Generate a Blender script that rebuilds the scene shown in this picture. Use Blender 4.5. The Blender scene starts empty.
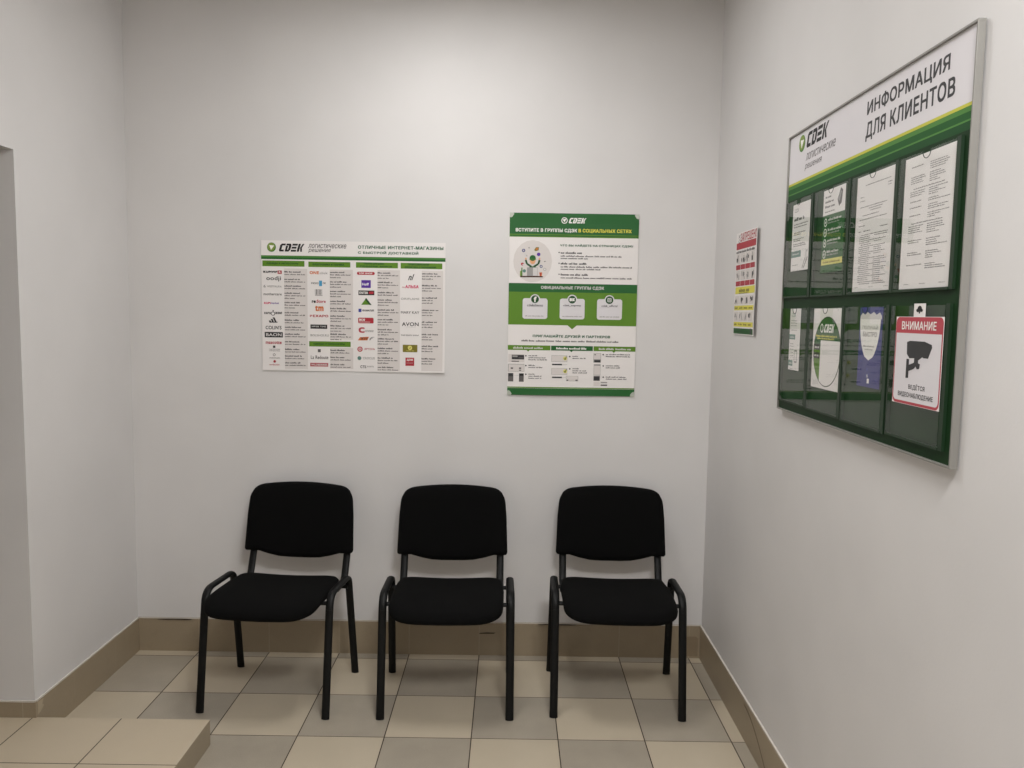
import bpy, bmesh, math, random
import numpy as np
from math import sin, cos, pi, radians
from mathutils import Vector, Matrix
from mathutils.geometry import delaunay_2d_cdt

random.seed(7)
SC = bpy.context.scene
COL = SC.collection

# ------------------------------------------------------------------ camera
F_PX, PITCH, YAW, ROLL, CAM_H = 790.7, 0.0882, 0.0025, 0.0156, 1.608
fwd = Vector((sin(YAW) * cos(PITCH), cos(YAW) * cos(PITCH), -sin(PITCH)))
rgt = Vector((cos(YAW), -sin(YAW), 0))
up = rgt.cross(fwd)
r2 = rgt * cos(ROLL) + up * sin(ROLL)
u2 = -rgt * sin(ROLL) + up * cos(ROLL)
cam = bpy.data.cameras.new('camera')
cam.sensor_width = 36.0
cam.lens = F_PX / 1024 * 36.0
cam.clip_start = 0.02
cam_ob = bpy.data.objects.new('camera', cam)
COL.objects.link(cam_ob)
m3 = Matrix((r2, u2, -fwd)).transposed()
cam_ob.matrix_world = Matrix.Translation((0, 0, CAM_H)) @ m3.to_4x4()
SC.camera = cam_ob

# ------------------------------------------------------------------ world, exposure, lamps
SC.view_settings.view_transform = 'Standard'
SC.view_settings.look = 'None'
SC.view_settings.gamma = 1.0
SC.view_settings.use_curve_mapping = False
SC.view_settings.exposure = 0.0
world = bpy.data.worlds.new('world')
world.use_nodes = True
world.node_tree.nodes['Background'].inputs[0].default_value = (0.9, 0.95, 1.0, 1)
world.node_tree.nodes['Background'].inputs[1].default_value = 0.05
SC.world = world
SC.cycles.use_denoising = True
SC.cycles.max_bounces = 10
SC.cycles.diffuse_bounces = 6
SC.cycles.transparent_max_bounces = 24

CEIL_Z = 3.06
LAMP_COLOR = (1.0, 0.99, 0.98)
# x, y, watts, spread (degrees) of the ceiling panels
PANELS = [(-0.27, 2.65, 16.2, 180), (0.4, 0.3, 66.0, 180)]

# ------------------------------------------------------------------ room numbers (metres)
XL, XR, YB, YN = -1.7358, 0.921, 3.6164, -2.4
TILE, TX0, TY0, TY1 = 0.33, -0.1271, 3.2036, 3.5571
STEP_Z, STEP_X, STEP_Y, STEP_Y0 = 0.097, -1.090, 2.806, 1.95
DOOR_TOP = 2.15
SKIRT = 0.155


# ------------------------------------------------------------------ helpers
def link(ob, parent=None):
    COL.objects.link(ob)
    if parent:
        ob.parent = parent
    return ob


def obj(name, bm, mats, parent=None, smooth=False, loc=None):
    me = bpy.data.meshes.new(name)
    bm.normal_update()
    bm.to_mesh(me)
    bm.free()
    if not isinstance(mats, (list, tuple)):
        mats = [mats]
    for m in mats:
        me.materials.append(m)
    if smooth:
        for p in me.polygons:
            p.use_smooth = True
    ob = bpy.data.objects.new(name, me)
    if loc:
        ob.location = loc
    return link(ob, parent)


def thing(name, label, cat, loc=(0, 0, 0), rotz=0, group=None):
    o = bpy.data.objects.new(name, None)
    o.empty_display_size = 0.05
    o.location = loc
    o.rotation_euler = (0, 0, rotz)
    o['label'] = label
    o['category'] = cat
    if group:
        o['group'] = group
    return link(o)


def struct(name, bm, mats, smooth=False):
    o = obj(name, bm, mats, None, smooth)
    o['kind'] = 'structure'
    return o


def box(bm, x0, x1, y0, y1, z0, z1, mi=0, bev=0.0):
    vs = [bm.verts.new((x, y, z)) for z in (z0, z1) for y in (y0, y1) for x in (x0, x1)]
    fs = []
    for idx in ((0, 2, 3, 1), (4, 5, 7, 6), (0, 1, 5, 4), (2, 6, 7, 3), (0, 4, 6, 2), (1, 3, 7, 5)):
        f = bm.faces.new([vs[i] for i in idx])
        f.material_index = mi
        fs.append(f)
    if bev > 0:
        es = list({e for f in fs for e in f.edges})
        bmesh.ops.bevel(bm, geom=es, offset=bev, segments=2, profile=0.6, affect='EDGES')
    return bm


def catmull(pts, n=6):
    pts = [Vector(p) for p in pts]
    out = []
    for i in range(len(pts) - 1):
        p0 = pts[max(i - 1, 0)]
        p1, p2 = pts[i], pts[i + 1]
        p3 = pts[min(i + 2, len(pts) - 1)]
        for k in range(n):
            t = k / n
            out.append(0.5 * ((2 * p1) + (p2 - p0) * t + (2 * p0 - 5 * p1 + 4 * p2 - p3) * t * t
                              + (3 * p1 - p0 - 3 * p2 + p3) * t ** 3))
    out.append(pts[-1])
    return out


def fillet(pts, radii, n=7):
    """polyline with rounded corners"""
    pts = [Vector(p) for p in pts]
    out = [pts[0]]
    for i in range(1, len(pts) - 1):
        a, b, c = pts[i - 1], pts[i], pts[i + 1]
        d1, d2 = (a - b).normalized(), (c - b).normalized()
        ang = d1.angle(d2)
        t = radii[i - 1] / math.tan(ang / 2)
        p, q = b + d1 * t, b + d2 * t
        for k in range(n + 1):
            s = k / n
            out.append((1 - s) ** 2 * p + 2 * s * (1 - s) * b + s * s * q)
    out.append(pts[-1])
    return out


def sweep(bm, path, a, b, side=Vector((1, 0, 0)), seg=14, caps=True, mi=0):
    """oval tube: half-width a along `side`, b along the other axis"""
    rings = []
    n = len(path)
    for i, p in enumerate(path):
        t = (path[min(i + 1, n - 1)] - path[max(i - 1, 0)]).normalized()
        s = (side - t * side.dot(t)).normalized()
        o = t.cross(s)
        ring = []
        for k in range(seg):
            th = 2 * pi * k / seg
            ring.append(bm.verts.new(p + s * (a * cos(th)) + o * (b * sin(th))))
        rings.append(ring)
    for r0, r1 in zip(rings, rings[1:]):
        for k in range(seg):
            f = bm.faces.new((r0[k], r0[(k + 1) % seg], r1[(k + 1) % seg], r1[k]))
            f.material_index = mi
            f.smooth = True
    if caps:
        bm.faces.new([bm.verts.new(v.co) for v in reversed(rings[0])]).material_index = mi
        bm.faces.new([bm.verts.new(v.co) for v in rings[-1]]).material_index = mi
    return bm


# ------------------------------------------------------------------ materials
def lin(c):
    return tuple(((v / 255) / 12.92 if v / 255 <= 0.04045 else ((v / 255 + 0.055) / 1.055) ** 2.4) for v in c)


def base_mat(name, rgb, rough=0.6, metal=0.0, spec=0.5):
    m = bpy.data.materials.new(name)
    m.use_nodes = True
    b = m.node_tree.nodes['Principled BSDF']
    b.inputs['Base Color'].default_value = (*lin(rgb), 1)
    b.inputs['Roughness'].default_value = rough
    b.inputs['Metallic'].default_value = metal
    b.inputs['Specular IOR Level'].default_value = spec
    return m


def N(m, t, **kw):
    n = m.node_tree.nodes.new(t)
    for k, v in kw.items():
        setattr(n, k, v)
    return n


def L(m, a, b):
    m.node_tree.links.new(a, b)


def math_node(m, op, a, b=None):
    n = N(m, 'ShaderNodeMath', operation=op)
    for i, v in enumerate((a, b)):
        if v is None:
            continue
        if isinstance(v, (int, float)):
            n.inputs[i].default_value = v
        else:
            L(m, v, n.inputs[i])
    return n.outputs[0]


def mixc(m, fac, a, b):
    n = N(m, 'ShaderNodeMix', data_type='RGBA')
    if isinstance(fac, (int, float)):
        n.inputs[0].default_value = fac
    else:
        L(m, fac, n.inputs[0])
    for i, v in ((6, a), (7, b)):
        if isinstance(v, tuple):
            n.inputs[i].default_value = (*v, 1)
        else:
            L(m, v, n.inputs[i])
    return n.outputs[2]


def noise(m, vec, scale, detail=3.0, rough=0.55):
    n = N(m, 'ShaderNodeTexNoise')
    n.inputs['Scale'].default_value = scale
    n.inputs['Detail'].default_value = detail
    n.inputs['Roughness'].default_value = rough
    L(m, vec, n.inputs['Vector'])
    return n.outputs['Fac']


def bump(m, h, strength, dist):
    n = N(m, 'ShaderNodeBump')
    n.inputs['Strength'].default_value = strength
    n.inputs['Distance'].default_value = dist
    L(m, h, n.inputs['Height'])
    L(m, n.outputs[0], m.node_tree.nodes['Principled BSDF'].inputs['Normal'])


def ramp(m, fac, p0, p1):
    n = N(m, 'ShaderNodeMapRange')
    n.inputs[1].default_value = p0
    n.inputs[2].default_value = p1
    L(m, fac, n.inputs[0])
    return n.outputs[0]


def wall_mat(name, rgb):
    m = base_mat(name, rgb, 0.55, spec=0.3)
    g = N(m, 'ShaderNodeNewGeometry').outputs['Position']
    n1 = noise(m, g, 2.2, 3)
    n2 = noise(m, g, 120, 3)
    c = lin(rgb)
    d = tuple(v * 0.955 for v in c)
    col = mixc(m, ramp(m, n1, 0.35, 0.65), d, c)
    L(m, col, m.node_tree.nodes['Principled BSDF'].inputs['Base Color'])
    h = math_node(m, 'ADD', n2, math_node(m, 'MULTIPLY', noise(m, g, 9, 2), 2.0))
    bump(m, h, 0.12, 0.002)
    return m


BEIGE, GREY, GROUT = (190, 178, 157), (163, 154, 139), (62, 50, 38)


def speckle(m, g, rgb, amt, scale=330):
    """fine stone-like mottling of a tile glaze"""
    n = noise(m, g, scale, 2, 0.6)
    n2 = noise(m, g, 6.0, 3)
    c = lin(rgb)
    f = math_node(m, 'ADD', ramp(m, n, 0.3, 0.7), math_node(m, 'MULTIPLY', ramp(m, n2, 0.3, 0.7), 0.6))
    f = math_node(m, 'MULTIPLY', f, 0.625)
    return mixc(m, f, tuple(v * (1 - amt) for v in c), tuple(min(1, v * (1 + amt)) for v in c))


def floor_mat():
    m = base_mat('checkered floor tiles', BEIGE, 0.38)
    g = N(m, 'ShaderNodeNewGeometry').outputs['Position']
    sx = N(m, 'ShaderNodeSeparateXYZ')
    L(m, g, sx.inputs[0])
    u = math_node(m, 'DIVIDE', math_node(m, 'SUBTRACT', sx.outputs[0], TX0), TILE)
    dy = math_node(m, 'SUBTRACT', sx.outputs[1], TY0)
    va = math_node(m, 'DIVIDE', dy, TILE)
    vb = math_node(m, 'DIVIDE', dy, TY1 - TY0)
    back = math_node(m, 'GREATER_THAN', dy, 0.0)
    mx = N(m, 'ShaderNodeMix', data_type='FLOAT')
    L(m, back, mx.inputs[0])
    L(m, va, mx.inputs[2])
    L(m, vb, mx.inputs[3])
    v = mx.outputs[0]
    iu, iv = math_node(m, 'FLOOR', u), math_node(m, 'FLOOR', v)
    par = math_node(m, 'FLOORED_MODULO', math_node(m, 'ADD', iu, iv), 2.0)
    fu, fv = math_node(m, 'SUBTRACT', u, iu), math_node(m, 'SUBTRACT', v, iv)
    eu = math_node(m, 'MINIMUM', fu, math_node(m, 'SUBTRACT', 1.0, fu))
    ev = math_node(m, 'MINIMUM', fv, math_node(m, 'SUBTRACT', 1.0, fv))
    gu = math_node(m, 'LESS_THAN', eu, 0.0062)
    gv = math_node(m, 'LESS_THAN', ev, 0.0050)
    gr = math_node(m, 'MAXIMUM', gu, gv)
    cb = speckle(m, g, BEIGE, 0.05)
    cg = speckle(m, g, GREY, 0.16)
    # slight shade difference from tile to tile
    wn = N(m, 'ShaderNodeTexWhiteNoise', noise_dimensions='2D')
    cmb = N(m, 'ShaderNodeCombineXYZ')
    L(m, iu, cmb.inputs[0])
    L(m, iv, cmb.inputs[1])
    L(m, cmb.outputs[0], wn.inputs['Vector'])
    col = mixc(m, par, cb, cg)
    hsv = N(m, 'ShaderNodeHueSaturation')
    L(m, math_node(m, 'ADD', math_node(m, 'MULTIPLY', wn.outputs['Value'], 0.08), 0.96), hsv.inputs['Value'])
    L(m, col, hsv.inputs['Color'])
    col = mixc(m, gr, hsv.outputs[0], lin(GROUT))
    b = m.node_tree.nodes['Principled BSDF']
    L(m, col, b.inputs['Base Color'])
    rg = math_node(m, 'ADD', math_node(m, 'MULTIPLY', gr, 0.4), 0.38)
    L(m, rg, b.inputs['Roughness'])
    h = math_node(m, 'ADD', math_node(m, 'MULTIPLY', gr, -1.0), math_node(m, 'MULTIPLY', noise(m, g, 60, 2), 0.1))
    bump(m, h, 0.4, 0.0015)
    return m


def line_mask(m, coord, origin, period, half):
    w = math_node(m, 'DIVIDE', math_node(m, 'SUBTRACT', coord, origin), period)
    fr = math_node(m, 'SUBTRACT', w, math_node(m, 'FLOOR', w))
    e = math_node(m, 'MINIMUM', fr, math_node(m, 'SUBTRACT', 1.0, fr))
    return math_node(m, 'LESS_THAN', e, half / period)


def landing_mat():
    m = base_mat('landing tiles', BEIGE, 0.4)
    g = N(m, 'ShaderNodeNewGeometry')
    s = N(m, 'ShaderNodeSeparateXYZ')
    L(m, g.outputs['Position'], s.inputs[0])
    gx = line_mask(m, s.outputs[0], -1.4165, 0.3265, 0.0022)
    gy = line_mask(m, s.outputs[1], 2.508, 0.33, 0.0020)
    top = math_node(m, 'GREATER_THAN', s.outputs[2], STEP_Z - 0.001)
    gx = math_node(m, 'MULTIPLY', gx, math_node(m, 'LESS_THAN', s.outputs[0], STEP_X - 0.02))
    gy = math_node(m, 'MULTIPLY', gy, math_node(m, 'LESS_THAN', s.outputs[1], STEP_Y - 0.02))
    gr = math_node(m, 'MULTIPLY', math_node(m, 'MAXIMUM', gx, gy), top)
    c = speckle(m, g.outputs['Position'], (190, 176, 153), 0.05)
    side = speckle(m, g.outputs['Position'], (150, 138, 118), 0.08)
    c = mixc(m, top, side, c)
    L(m, mixc(m, gr, c, lin(GROUT)), m.node_tree.nodes['Principled BSDF'].inputs['Base Color'])
    bump(m, gr, -0.3, 0.001)
    return m


def skirt_mat(name, axis, origin, rgb=(151, 137, 115)):
    m = base_mat(name, rgb, 0.34)
    g = N(m, 'ShaderNodeNewGeometry').outputs['Position']
    s = N(m, 'ShaderNodeSeparateXYZ')
    L(m, g, s.inputs[0])
    gr = line_mask(m, s.outputs[axis], origin, TILE, 0.0013)
    c = speckle(m, g, rgb, 0.07, 200)
    grime = ramp(m, noise(m, g, 14, 4, 0.65), 0.58, 0.75)
    c = mixc(m, math_node(m, 'MULTIPLY', grime, 0.35), c, tuple(v * 0.72 for v in lin(rgb)))
    c = mixc(m, math_node(m, 'MULTIPLY', gr, 0.28 if axis == 0 else 0.10), c, lin((205, 195, 175)))
    L(m, c, m.node_tree.nodes['Principled BSDF'].inputs['Base Color'])
    return m


def fabric_mat():
    m = base_mat('black woven upholstery', (20, 20, 22), 0.95, spec=0.12)
    g = N(m, 'ShaderNodeTexCoord').outputs['Object']
    n = noise(m, g, 420, 2)
    col = mixc(m, n, lin((3, 3, 3)), lin((13, 13, 13)))
    L(m, col, m.node_tree.nodes['Principled BSDF'].inputs['Base Color'])
    bump(m, n, 0.25, 0.001)
    return m


def metal_black():
    m = base_mat('black powder coated steel', (9, 10, 10), 0.5, spec=0.25)
    g = N(m, 'ShaderNodeTexCoord').outputs['Object']
    bump(m, noise(m, g, 900, 2), 0.08, 0.0005)
    return m


def alu_mat():
    m = base_mat('brushed aluminium', (143, 141, 136), 0.42, 0.35)
    g = N(m, 'ShaderNodeTexCoord').outputs['Object']
    n = noise(m, g, 300, 2)
    rr = math_node(m, 'ADD', math_node(m, 'MULTIPLY', n, 0.15), 0.34)
    L(m, rr, m.node_tree.nodes['Principled BSDF'].inputs['Roughness'])
    return m


def acrylic_mat():
    m = bpy.data.materials.new('clear acrylic')
    m.use_nodes = True
    nt = m.node_tree
    nt.nodes.remove(nt.nodes['Principled BSDF'])
    out = nt.nodes['Material Output']
    tr = N(m, 'ShaderNodeBsdfTransparent')
    tr.inputs[0].default_value = (0.985, 0.988, 0.985, 1)
    gl = N(m, 'ShaderNodeBsdfGlossy')
    gl.inputs['Roughness'].default_value = 0.02
    gl.inputs['Color'].default_value = (1, 1, 1, 1)
    fr = N(m, 'ShaderNodeFresnel')
    fr.inputs['IOR'].default_value = 1.49
    mx = N(m, 'ShaderNodeMixShader')
    bf = N(m, 'ShaderNodeNewGeometry').outputs['Backfacing']
    L(m, math_node(m, 'MULTIPLY', math_node(m, 'MULTIPLY', fr.outputs[0], 0.88), math_node(m, 'SUBTRACT', 1.0, bf)), mx.inputs[0])
    L(m, tr.outputs[0], mx.inputs[1])
    L(m, gl.outputs[0], mx.inputs[2])
    L(m, mx.outputs[0], out.inputs['Surface'])
    return m


def emit_mat(name, rgb, s):
    m = bpy.data.materials.new(name)
    m.use_nodes = True
    b = m.node_tree.nodes['Principled BSDF']
    b.inputs['Base Color'].default_value = (0.8, 0.8, 0.8, 1)
    b.inputs['Emission Color'].default_value = (*rgb, 1)
    b.inputs['Emission Strength'].default_value = s
    return m


WALL = wall_mat('white painted plaster', (213, 211, 210))
CEILM = wall_mat('white ceiling paint', (216, 214, 210))
CAULK = base_mat('white caulk', (222, 218, 212), 0.6)
FLOOR = floor_mat()
LANDING = landing_mat()
SKIRT_B = skirt_mat('skirting tile back', 0, TX0)
SKIRT_R = skirt_mat('skirting tile right', 1, 2.878)
SKIRT_L = skirt_mat('skirting tile left', 1, 10.0 + YB - 0.0)
DIRT = base_mat('dark gap in the joint', (66, 55, 43), 0.9)
FABRIC = fabric_mat()
STEEL = metal_black()
ALU = alu_mat()
ACRYL = acrylic_mat()

INK = {}


def ink(key, rgb, rough=0.5):
    if key not in INK:
        INK[key] = base_mat('print ' + key, rgb, rough, spec=0.35)
    return INK[key]


for k_, c_ in dict(paper=(226, 222, 220), white=(232, 230, 226), black=(28, 27, 28), dark=(52, 52, 54), text=(92, 88, 88),
                   pale=(205, 202, 200), mist=(210, 204, 201), grey=(150, 148, 146), green=(27, 92, 38), deep=(22, 72, 33), leaf=(88, 130, 31),
                   lime=(122, 144, 62), line=(68, 122, 47), yellow=(214, 206, 78), title=(40, 92, 62), red=(168, 42, 54),
                   rose=(176, 66, 78), pink=(200, 58, 100), blue=(58, 66, 150), navy=(50, 54, 118), sky=(70, 150, 190), violet=(86, 46, 150),
                   olive=(120, 112, 34), orange=(202, 110, 60), skin=(222, 164, 118), board=(21, 50, 24), boardlite=(64, 132, 60),
                   boardyel=(190, 186, 66), boardmid=(38, 88, 42), boarddeep=(30, 74, 38), teal=(88, 128, 118), boot=(70, 40, 32),
                   paleyel=(214, 206, 116), card=(213, 210, 213)).items():
    ink(k_, c_)


for k_ in ('board', 'boardmid', 'boarddeep'):
    INK[k_].node_tree.nodes['Principled BSDF'].inputs['Specular IOR Level'].default_value = 0.15

# ------------------------------------------------------------------ printed sheets
_fontcache = {}


def outline(body, shear):
    """the contours (points and directed edges) of a piece of text in Blender's own typeface"""
    c = bpy.data.curves.new('glyph_outline', 'FONT')
    c.body = body
    c.size = 1.0
    c.shear = shear
    c.resolution_u = 3
    c.fill_mode = 'NONE'
    o = bpy.data.objects.new('glyph_outline', c)
    COL.objects.link(o)
    dg = bpy.context.evaluated_depsgraph_get()
    me = bpy.data.meshes.new_from_object(o.evaluated_get(dg))
    vs = [(v.co.x, v.co.y) for v in me.vertices]
    es = [tuple(e.vertices) for e in me.edges]
    bpy.data.objects.remove(o)
    bpy.data.curves.remove(c)
    bpy.data.meshes.remove(me)
    # walk the loops so that every contour keeps one direction (edge order of the curve)
    nxt = {}
    for i, j in es:
        nxt.setdefault(i, []).append(j)
        nxt.setdefault(j, []).append(i)
    seen, out = set(), []
    for st in range(len(vs)):
        if st in seen or st not in nxt:
            continue
        loop, prev, cur = [st], None, st
        seen.add(st)
        while True:
            opts = [k for k in nxt[cur] if k != prev and k not in seen]
            if prev is None and len(opts) > 1:
                opts = [min(opts)]
            if not opts:
                break
            prev, cur = cur, opts[0]
            seen.add(cur)
            loop.append(cur)
        out.append(loop)
    edges = [(l[k], l[(k + 1) % len(l)]) for l in out for k in range(len(l))]
    return vs, edges


BAR = max(p[0] for p in outline('|', 0.0)[0])


def one_glyph(ch, bold, shear):
    """a letter, thickened by `bold`, as one flat mesh without overlaps; and its advance width"""
    key = (ch, bold, shear)
    if key in _fontcache:
        return _fontcache[key]
    adv = max(p[0] for p in outline(ch + '|', 0.0)[0]) - BAR
    vs, es = outline(ch, shear) if ch != ' ' else ([], [])
    of, ov = [], []
    if vs:
        tv, te = [], []
        shifts = ((-1, -.8), (1, -.8), (-1, .8), (1, .8), (0, 0)) if bold > 0 else ((0, 0),)
        for (dx, dy) in shifts:
            o_ = len(tv)
            tv += [(x + dx * bold, y + dy * bold) for x, y in vs]
            te += [(i + o_, j + o_) for i, j in es]
        cv, _, cf, _, _, _ = delaunay_2d_cdt([Vector(v) for v in tv], te, [], 0, 1e-6)
        ov = [tuple(v) for v in cv]
        V = np.array(ov)
        Fa = np.array([f for f in cf if len(f) == 3])
        A, B, C_ = V[Fa[:, 0]], V[Fa[:, 1]], V[Fa[:, 2]]
        area = np.abs((B - A)[:, 0] * (C_ - A)[:, 1] - (B - A)[:, 1] * (C_ - A)[:, 0]) / 2
        cen = (A + B + C_) / 3
        P = np.array(vs)
        E = np.array(es)
        inside = np.zeros(len(Fa), bool)
        for (dx, dy) in shifts:
            p0 = P[E[:, 0]] + np.array((dx * bold, dy * bold))
            p1 = P[E[:, 1]] + np.array((dx * bold, dy * bold))
            y = cen[:, 1][:, None]
            x = cen[:, 0][:, None]
            d = (p1[:, 0] - p0[:, 0]) * (y - p0[:, 1]) - (x - p0[:, 0]) * (p1[:, 1] - p0[:, 1])
            wn = ((p0[:, 1] <= y) & (p1[:, 1] > y) & (d < 0)).sum(1) - ((p0[:, 1] > y) & (p1[:, 1] <= y) & (d > 0)).sum(1)
            inside |= (wn != 0)
        of = [tuple(int(i) for i in f) for f, ok, ar in zip(Fa, inside, area) if ok and ar > 1e-9]
    _fontcache[key] = (ov, of, adv)
    return _fontcache[key]


def glyphs(body, bold, shear):
    vs, fs, x = [], [], 0.0
    for ch in body:
        gv, gf, adv = one_glyph(ch, bold, shear)
        o_ = len(vs)
        vs += [(px + x, py) for px, py in gv]
        fs += [tuple(i + o_ for i in f) for f in gf]
        x += adv + bold * 1.2
    used = sorted({i for f in fs for i in f})
    ix = {i: k for k, i in enumerate(used)}
    return [vs[i] for i in used], [tuple(ix[i] for i in f) for f in fs]


class Sheet:
    """flat printed thing; millimetres, u to the right and v down from its top left corner"""

    def __init__(self, warp=None, lift=0.00025):
        self.parts = {}
        self.warp = warp
        self.lift = lift

    def _add(self, part, pts, faces, key, layer):
        p = self.parts.setdefault(part, ([], [], [], []))
        o = len(p[0])
        for (u, v) in pts:
            p[0].append((u, v, layer))
        for f in faces:
            p[1].append(tuple(i + o for i in f))
            p[2].append(key)

    def rect(self, part, u0, v0, u1, v1, key, layer=1, cell=15):
        nu = max(1, math.ceil(abs(u1 - u0) / cell)) if self.warp else 1
        nv = max(1, math.ceil(abs(v1 - v0) / cell)) if self.warp else 1
        pts = [(u0 + (u1 - u0) * i / nu, v0 + (v1 - v0) * j / nv) for j in range(nv + 1) for i in range(nu + 1)]
        fs = []
        for j in range(nv):
            for i in range(nu):
                a = j * (nu + 1) + i
                fs.append((a, a + nu + 1, a + nu + 2, a + 1))
        self._add(part, pts, fs, key, layer)

    def poly(self, part, pts, key, layer=1):
        a = sum(p[0] * q[1] - q[0] * p[1] for p, q in zip(pts, pts[1:] + pts[:1]))
        if a > 0:
            pts = list(reversed(pts))
        self._add(part, pts, [tuple(range(len(pts)))], key, layer)

    def ellipse(self, part, cu, cv, ru, rv, key, layer=1, n=28):
        self.poly(part, [(cu + ru * cos(2 * pi * k / n), cv + rv * sin(2 * pi * k / n)) for k in range(n)], key, layer)

    def rrect(self, part, u0, v0, u1, v1, r, key, layer=1, corners=(1, 1, 1, 1)):
        pts = []
        cs = [(u1, v0, -pi / 2, corners[1]), (u1, v1, 0, corners[2]), (u0, v1, pi / 2, corners[3]), (u0, v0, pi, corners[0])]
        for (cu, cv, a0, on) in cs:
            if not on:
                pts.append((cu, cv))
                continue
            mu = cu - r if cu == u1 else cu + r
            mv = cv - r if cv == v1 else cv + r
            for k in range(7):
                a = a0 + k * pi / 12
                pts.append((mu + r * cos(a), mv + r * sin(a)))
        self.poly(part, pts, key, layer)

    def seg(self, part, p, q, w, key, layer=1):
        d = Vector((q[0] - p[0], q[1] - p[1]))
        n = Vector((-d.y, d.x)).normalized() * (w / 2)
        self.poly(part, [(p[0] + n.x, p[1] + n.y), (q[0] + n.x, q[1] + n.y), (q[0] - n.x, q[1] - n.y), (p[0] - n.x, p[1] - n.y)], key, layer)

    def text(self, part, body, u, v, w, h, key, layer=2, bold=0.0, shear=0.0, tilt=0.0):
        """body stretched to the box u..u+w, v..v+h"""
        vs, fs = glyphs(body, bold, shear)
        x0, x1 = min(p[0] for p in vs), max(p[0] for p in vs)
        y0, y1 = min(p[1] for p in vs), max(p[1] for p in vs)
        pts = []
        for (x, y) in vs:
            uu = (x - x0) / (x1 - x0) * w
            vv = h - (y - y0) / (y1 - y0) * h
            pts.append((u + uu, v + vv + tilt * uu))
        self._add(part, pts, fs, key, layer)

    def words(self, part, u, v, w, h, key, layer=2, seed=0):
        """a line of print too fine to read: word-length strokes"""
        rnd = random.Random(seed * 7919 + int(u * 13 + v * 31))
        x = u
        while x < u + w - h * 0.8:
            ln = min(rnd.uniform(1.6, 6.0) * h, u + w - x)
            y = v
            # each word: bar with ragged top made of letter-like teeth
            k = x
            while k < x + ln - 0.25 * h:
                lw = rnd.uniform(0.42, 0.62) * h
                hh = rnd.choice((0.62, 0.7, 0.7, 1.0))
                k2 = min(k + lw, x + ln)
                self._add(part, [(k, y + h), (k2, y + h), (k2, y + h * (1 - hh)), (k, y + h * (1 - hh))], [(0, 1, 2, 3)], key, layer)
                k = k2 + 0.14 * h
            x += ln + 0.55 * h

    def build(self, parent, right, upv, origin):
        right, upv = Vector(right), Vector(upv)
        nrm = right.cross(upv)
        M = Matrix((right, upv, nrm)).transposed().to_4x4()
        M.translation = Vector(origin)
        inv = parent.matrix_world.inverted() if parent else Matrix()
        parent_m = Matrix.LocRotScale(parent.location, parent.rotation_euler, None) if parent else Matrix()
        X = parent_m.inverted() @ M
        res = {}
        for name, (vs, fs, ks, _) in self.parts.items():
            name = name.split('#')[0]
            me = bpy.data.meshes.new(name)
            cos_ = []
            for (u, v, l) in vs:
                z = l * self.lift + (self.warp(u, v) if self.warp else 0)
                cos_.append(X @ Vector((u / 1000, -v / 1000, z)))
            me.from_pydata(cos_, [], fs)
            keys = sorted(set(ks))
            for k in keys:
                me.materials.append(INK[k])
            for p, k in zip(me.polygons, ks):
                p.material_index = keys.index(k)
            me.update()
            res[len(res)] = link(bpy.data.objects.new(name, me), parent)
        return res


def base_sheet(name, parent, w, h, right, upv, origin, m, warp=None, thick=0.0006, cell=15):
    """the paper itself, a thin closed slab whose front is at offset 0"""
    right, upv = Vector(right), Vector(upv)
    nrm = right.cross(upv)
    M = Matrix((right, upv, nrm)).transposed().to_4x4()
    M.translation = Vector(origin)
    X = Matrix.LocRotScale(parent.location, parent.rotation_euler, None).inverted() @ M if parent else M
    nu, nv = (max(1, round(w / cell)), max(1, round(h / cell))) if warp else (1, 1)
    bm = bmesh.new()
    F, B = {}, {}
    for j in range(nv + 1):
        for i in range(nu + 1):
            u, v = w * i / nu, h * j / nv
            z = warp(u, v) if warp else 0
            F[i, j] = bm.verts.new(X @ Vector((u / 1000, -v / 1000, z)))
            B[i, j] = bm.verts.new(X @ Vector((u / 1000, -v / 1000, z - thick)))
    for j in range(nv):
        for i in range(nu):
            bm.faces.new((F[i, j], F[i, j + 1], F[i + 1, j + 1], F[i + 1, j]))
            bm.faces.new((B[i, j], B[i + 1, j], B[i + 1, j + 1], B[i, j + 1]))
    for i in range(nu):
        bm.faces.new((F[i, 0], F[i + 1, 0], B[i + 1, 0], B[i, 0]))
        bm.faces.new((F[i, nv], B[i, nv], B[i + 1, nv], F[i + 1, nv]))
    for j in range(nv):
        bm.faces.new((F[0, j], B[0, j], B[0, j + 1], F[0, j + 1]))
        bm.faces.new((F[nu, j], F[nu, j + 1], B[nu, j + 1], B[nu, j]))
    return obj(name, bm, m, parent)


_part_no = [0]


def next_part(kind):
    _part_no[0] += 1
    return '%s#%d' % (kind, _part_no[0])


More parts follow.
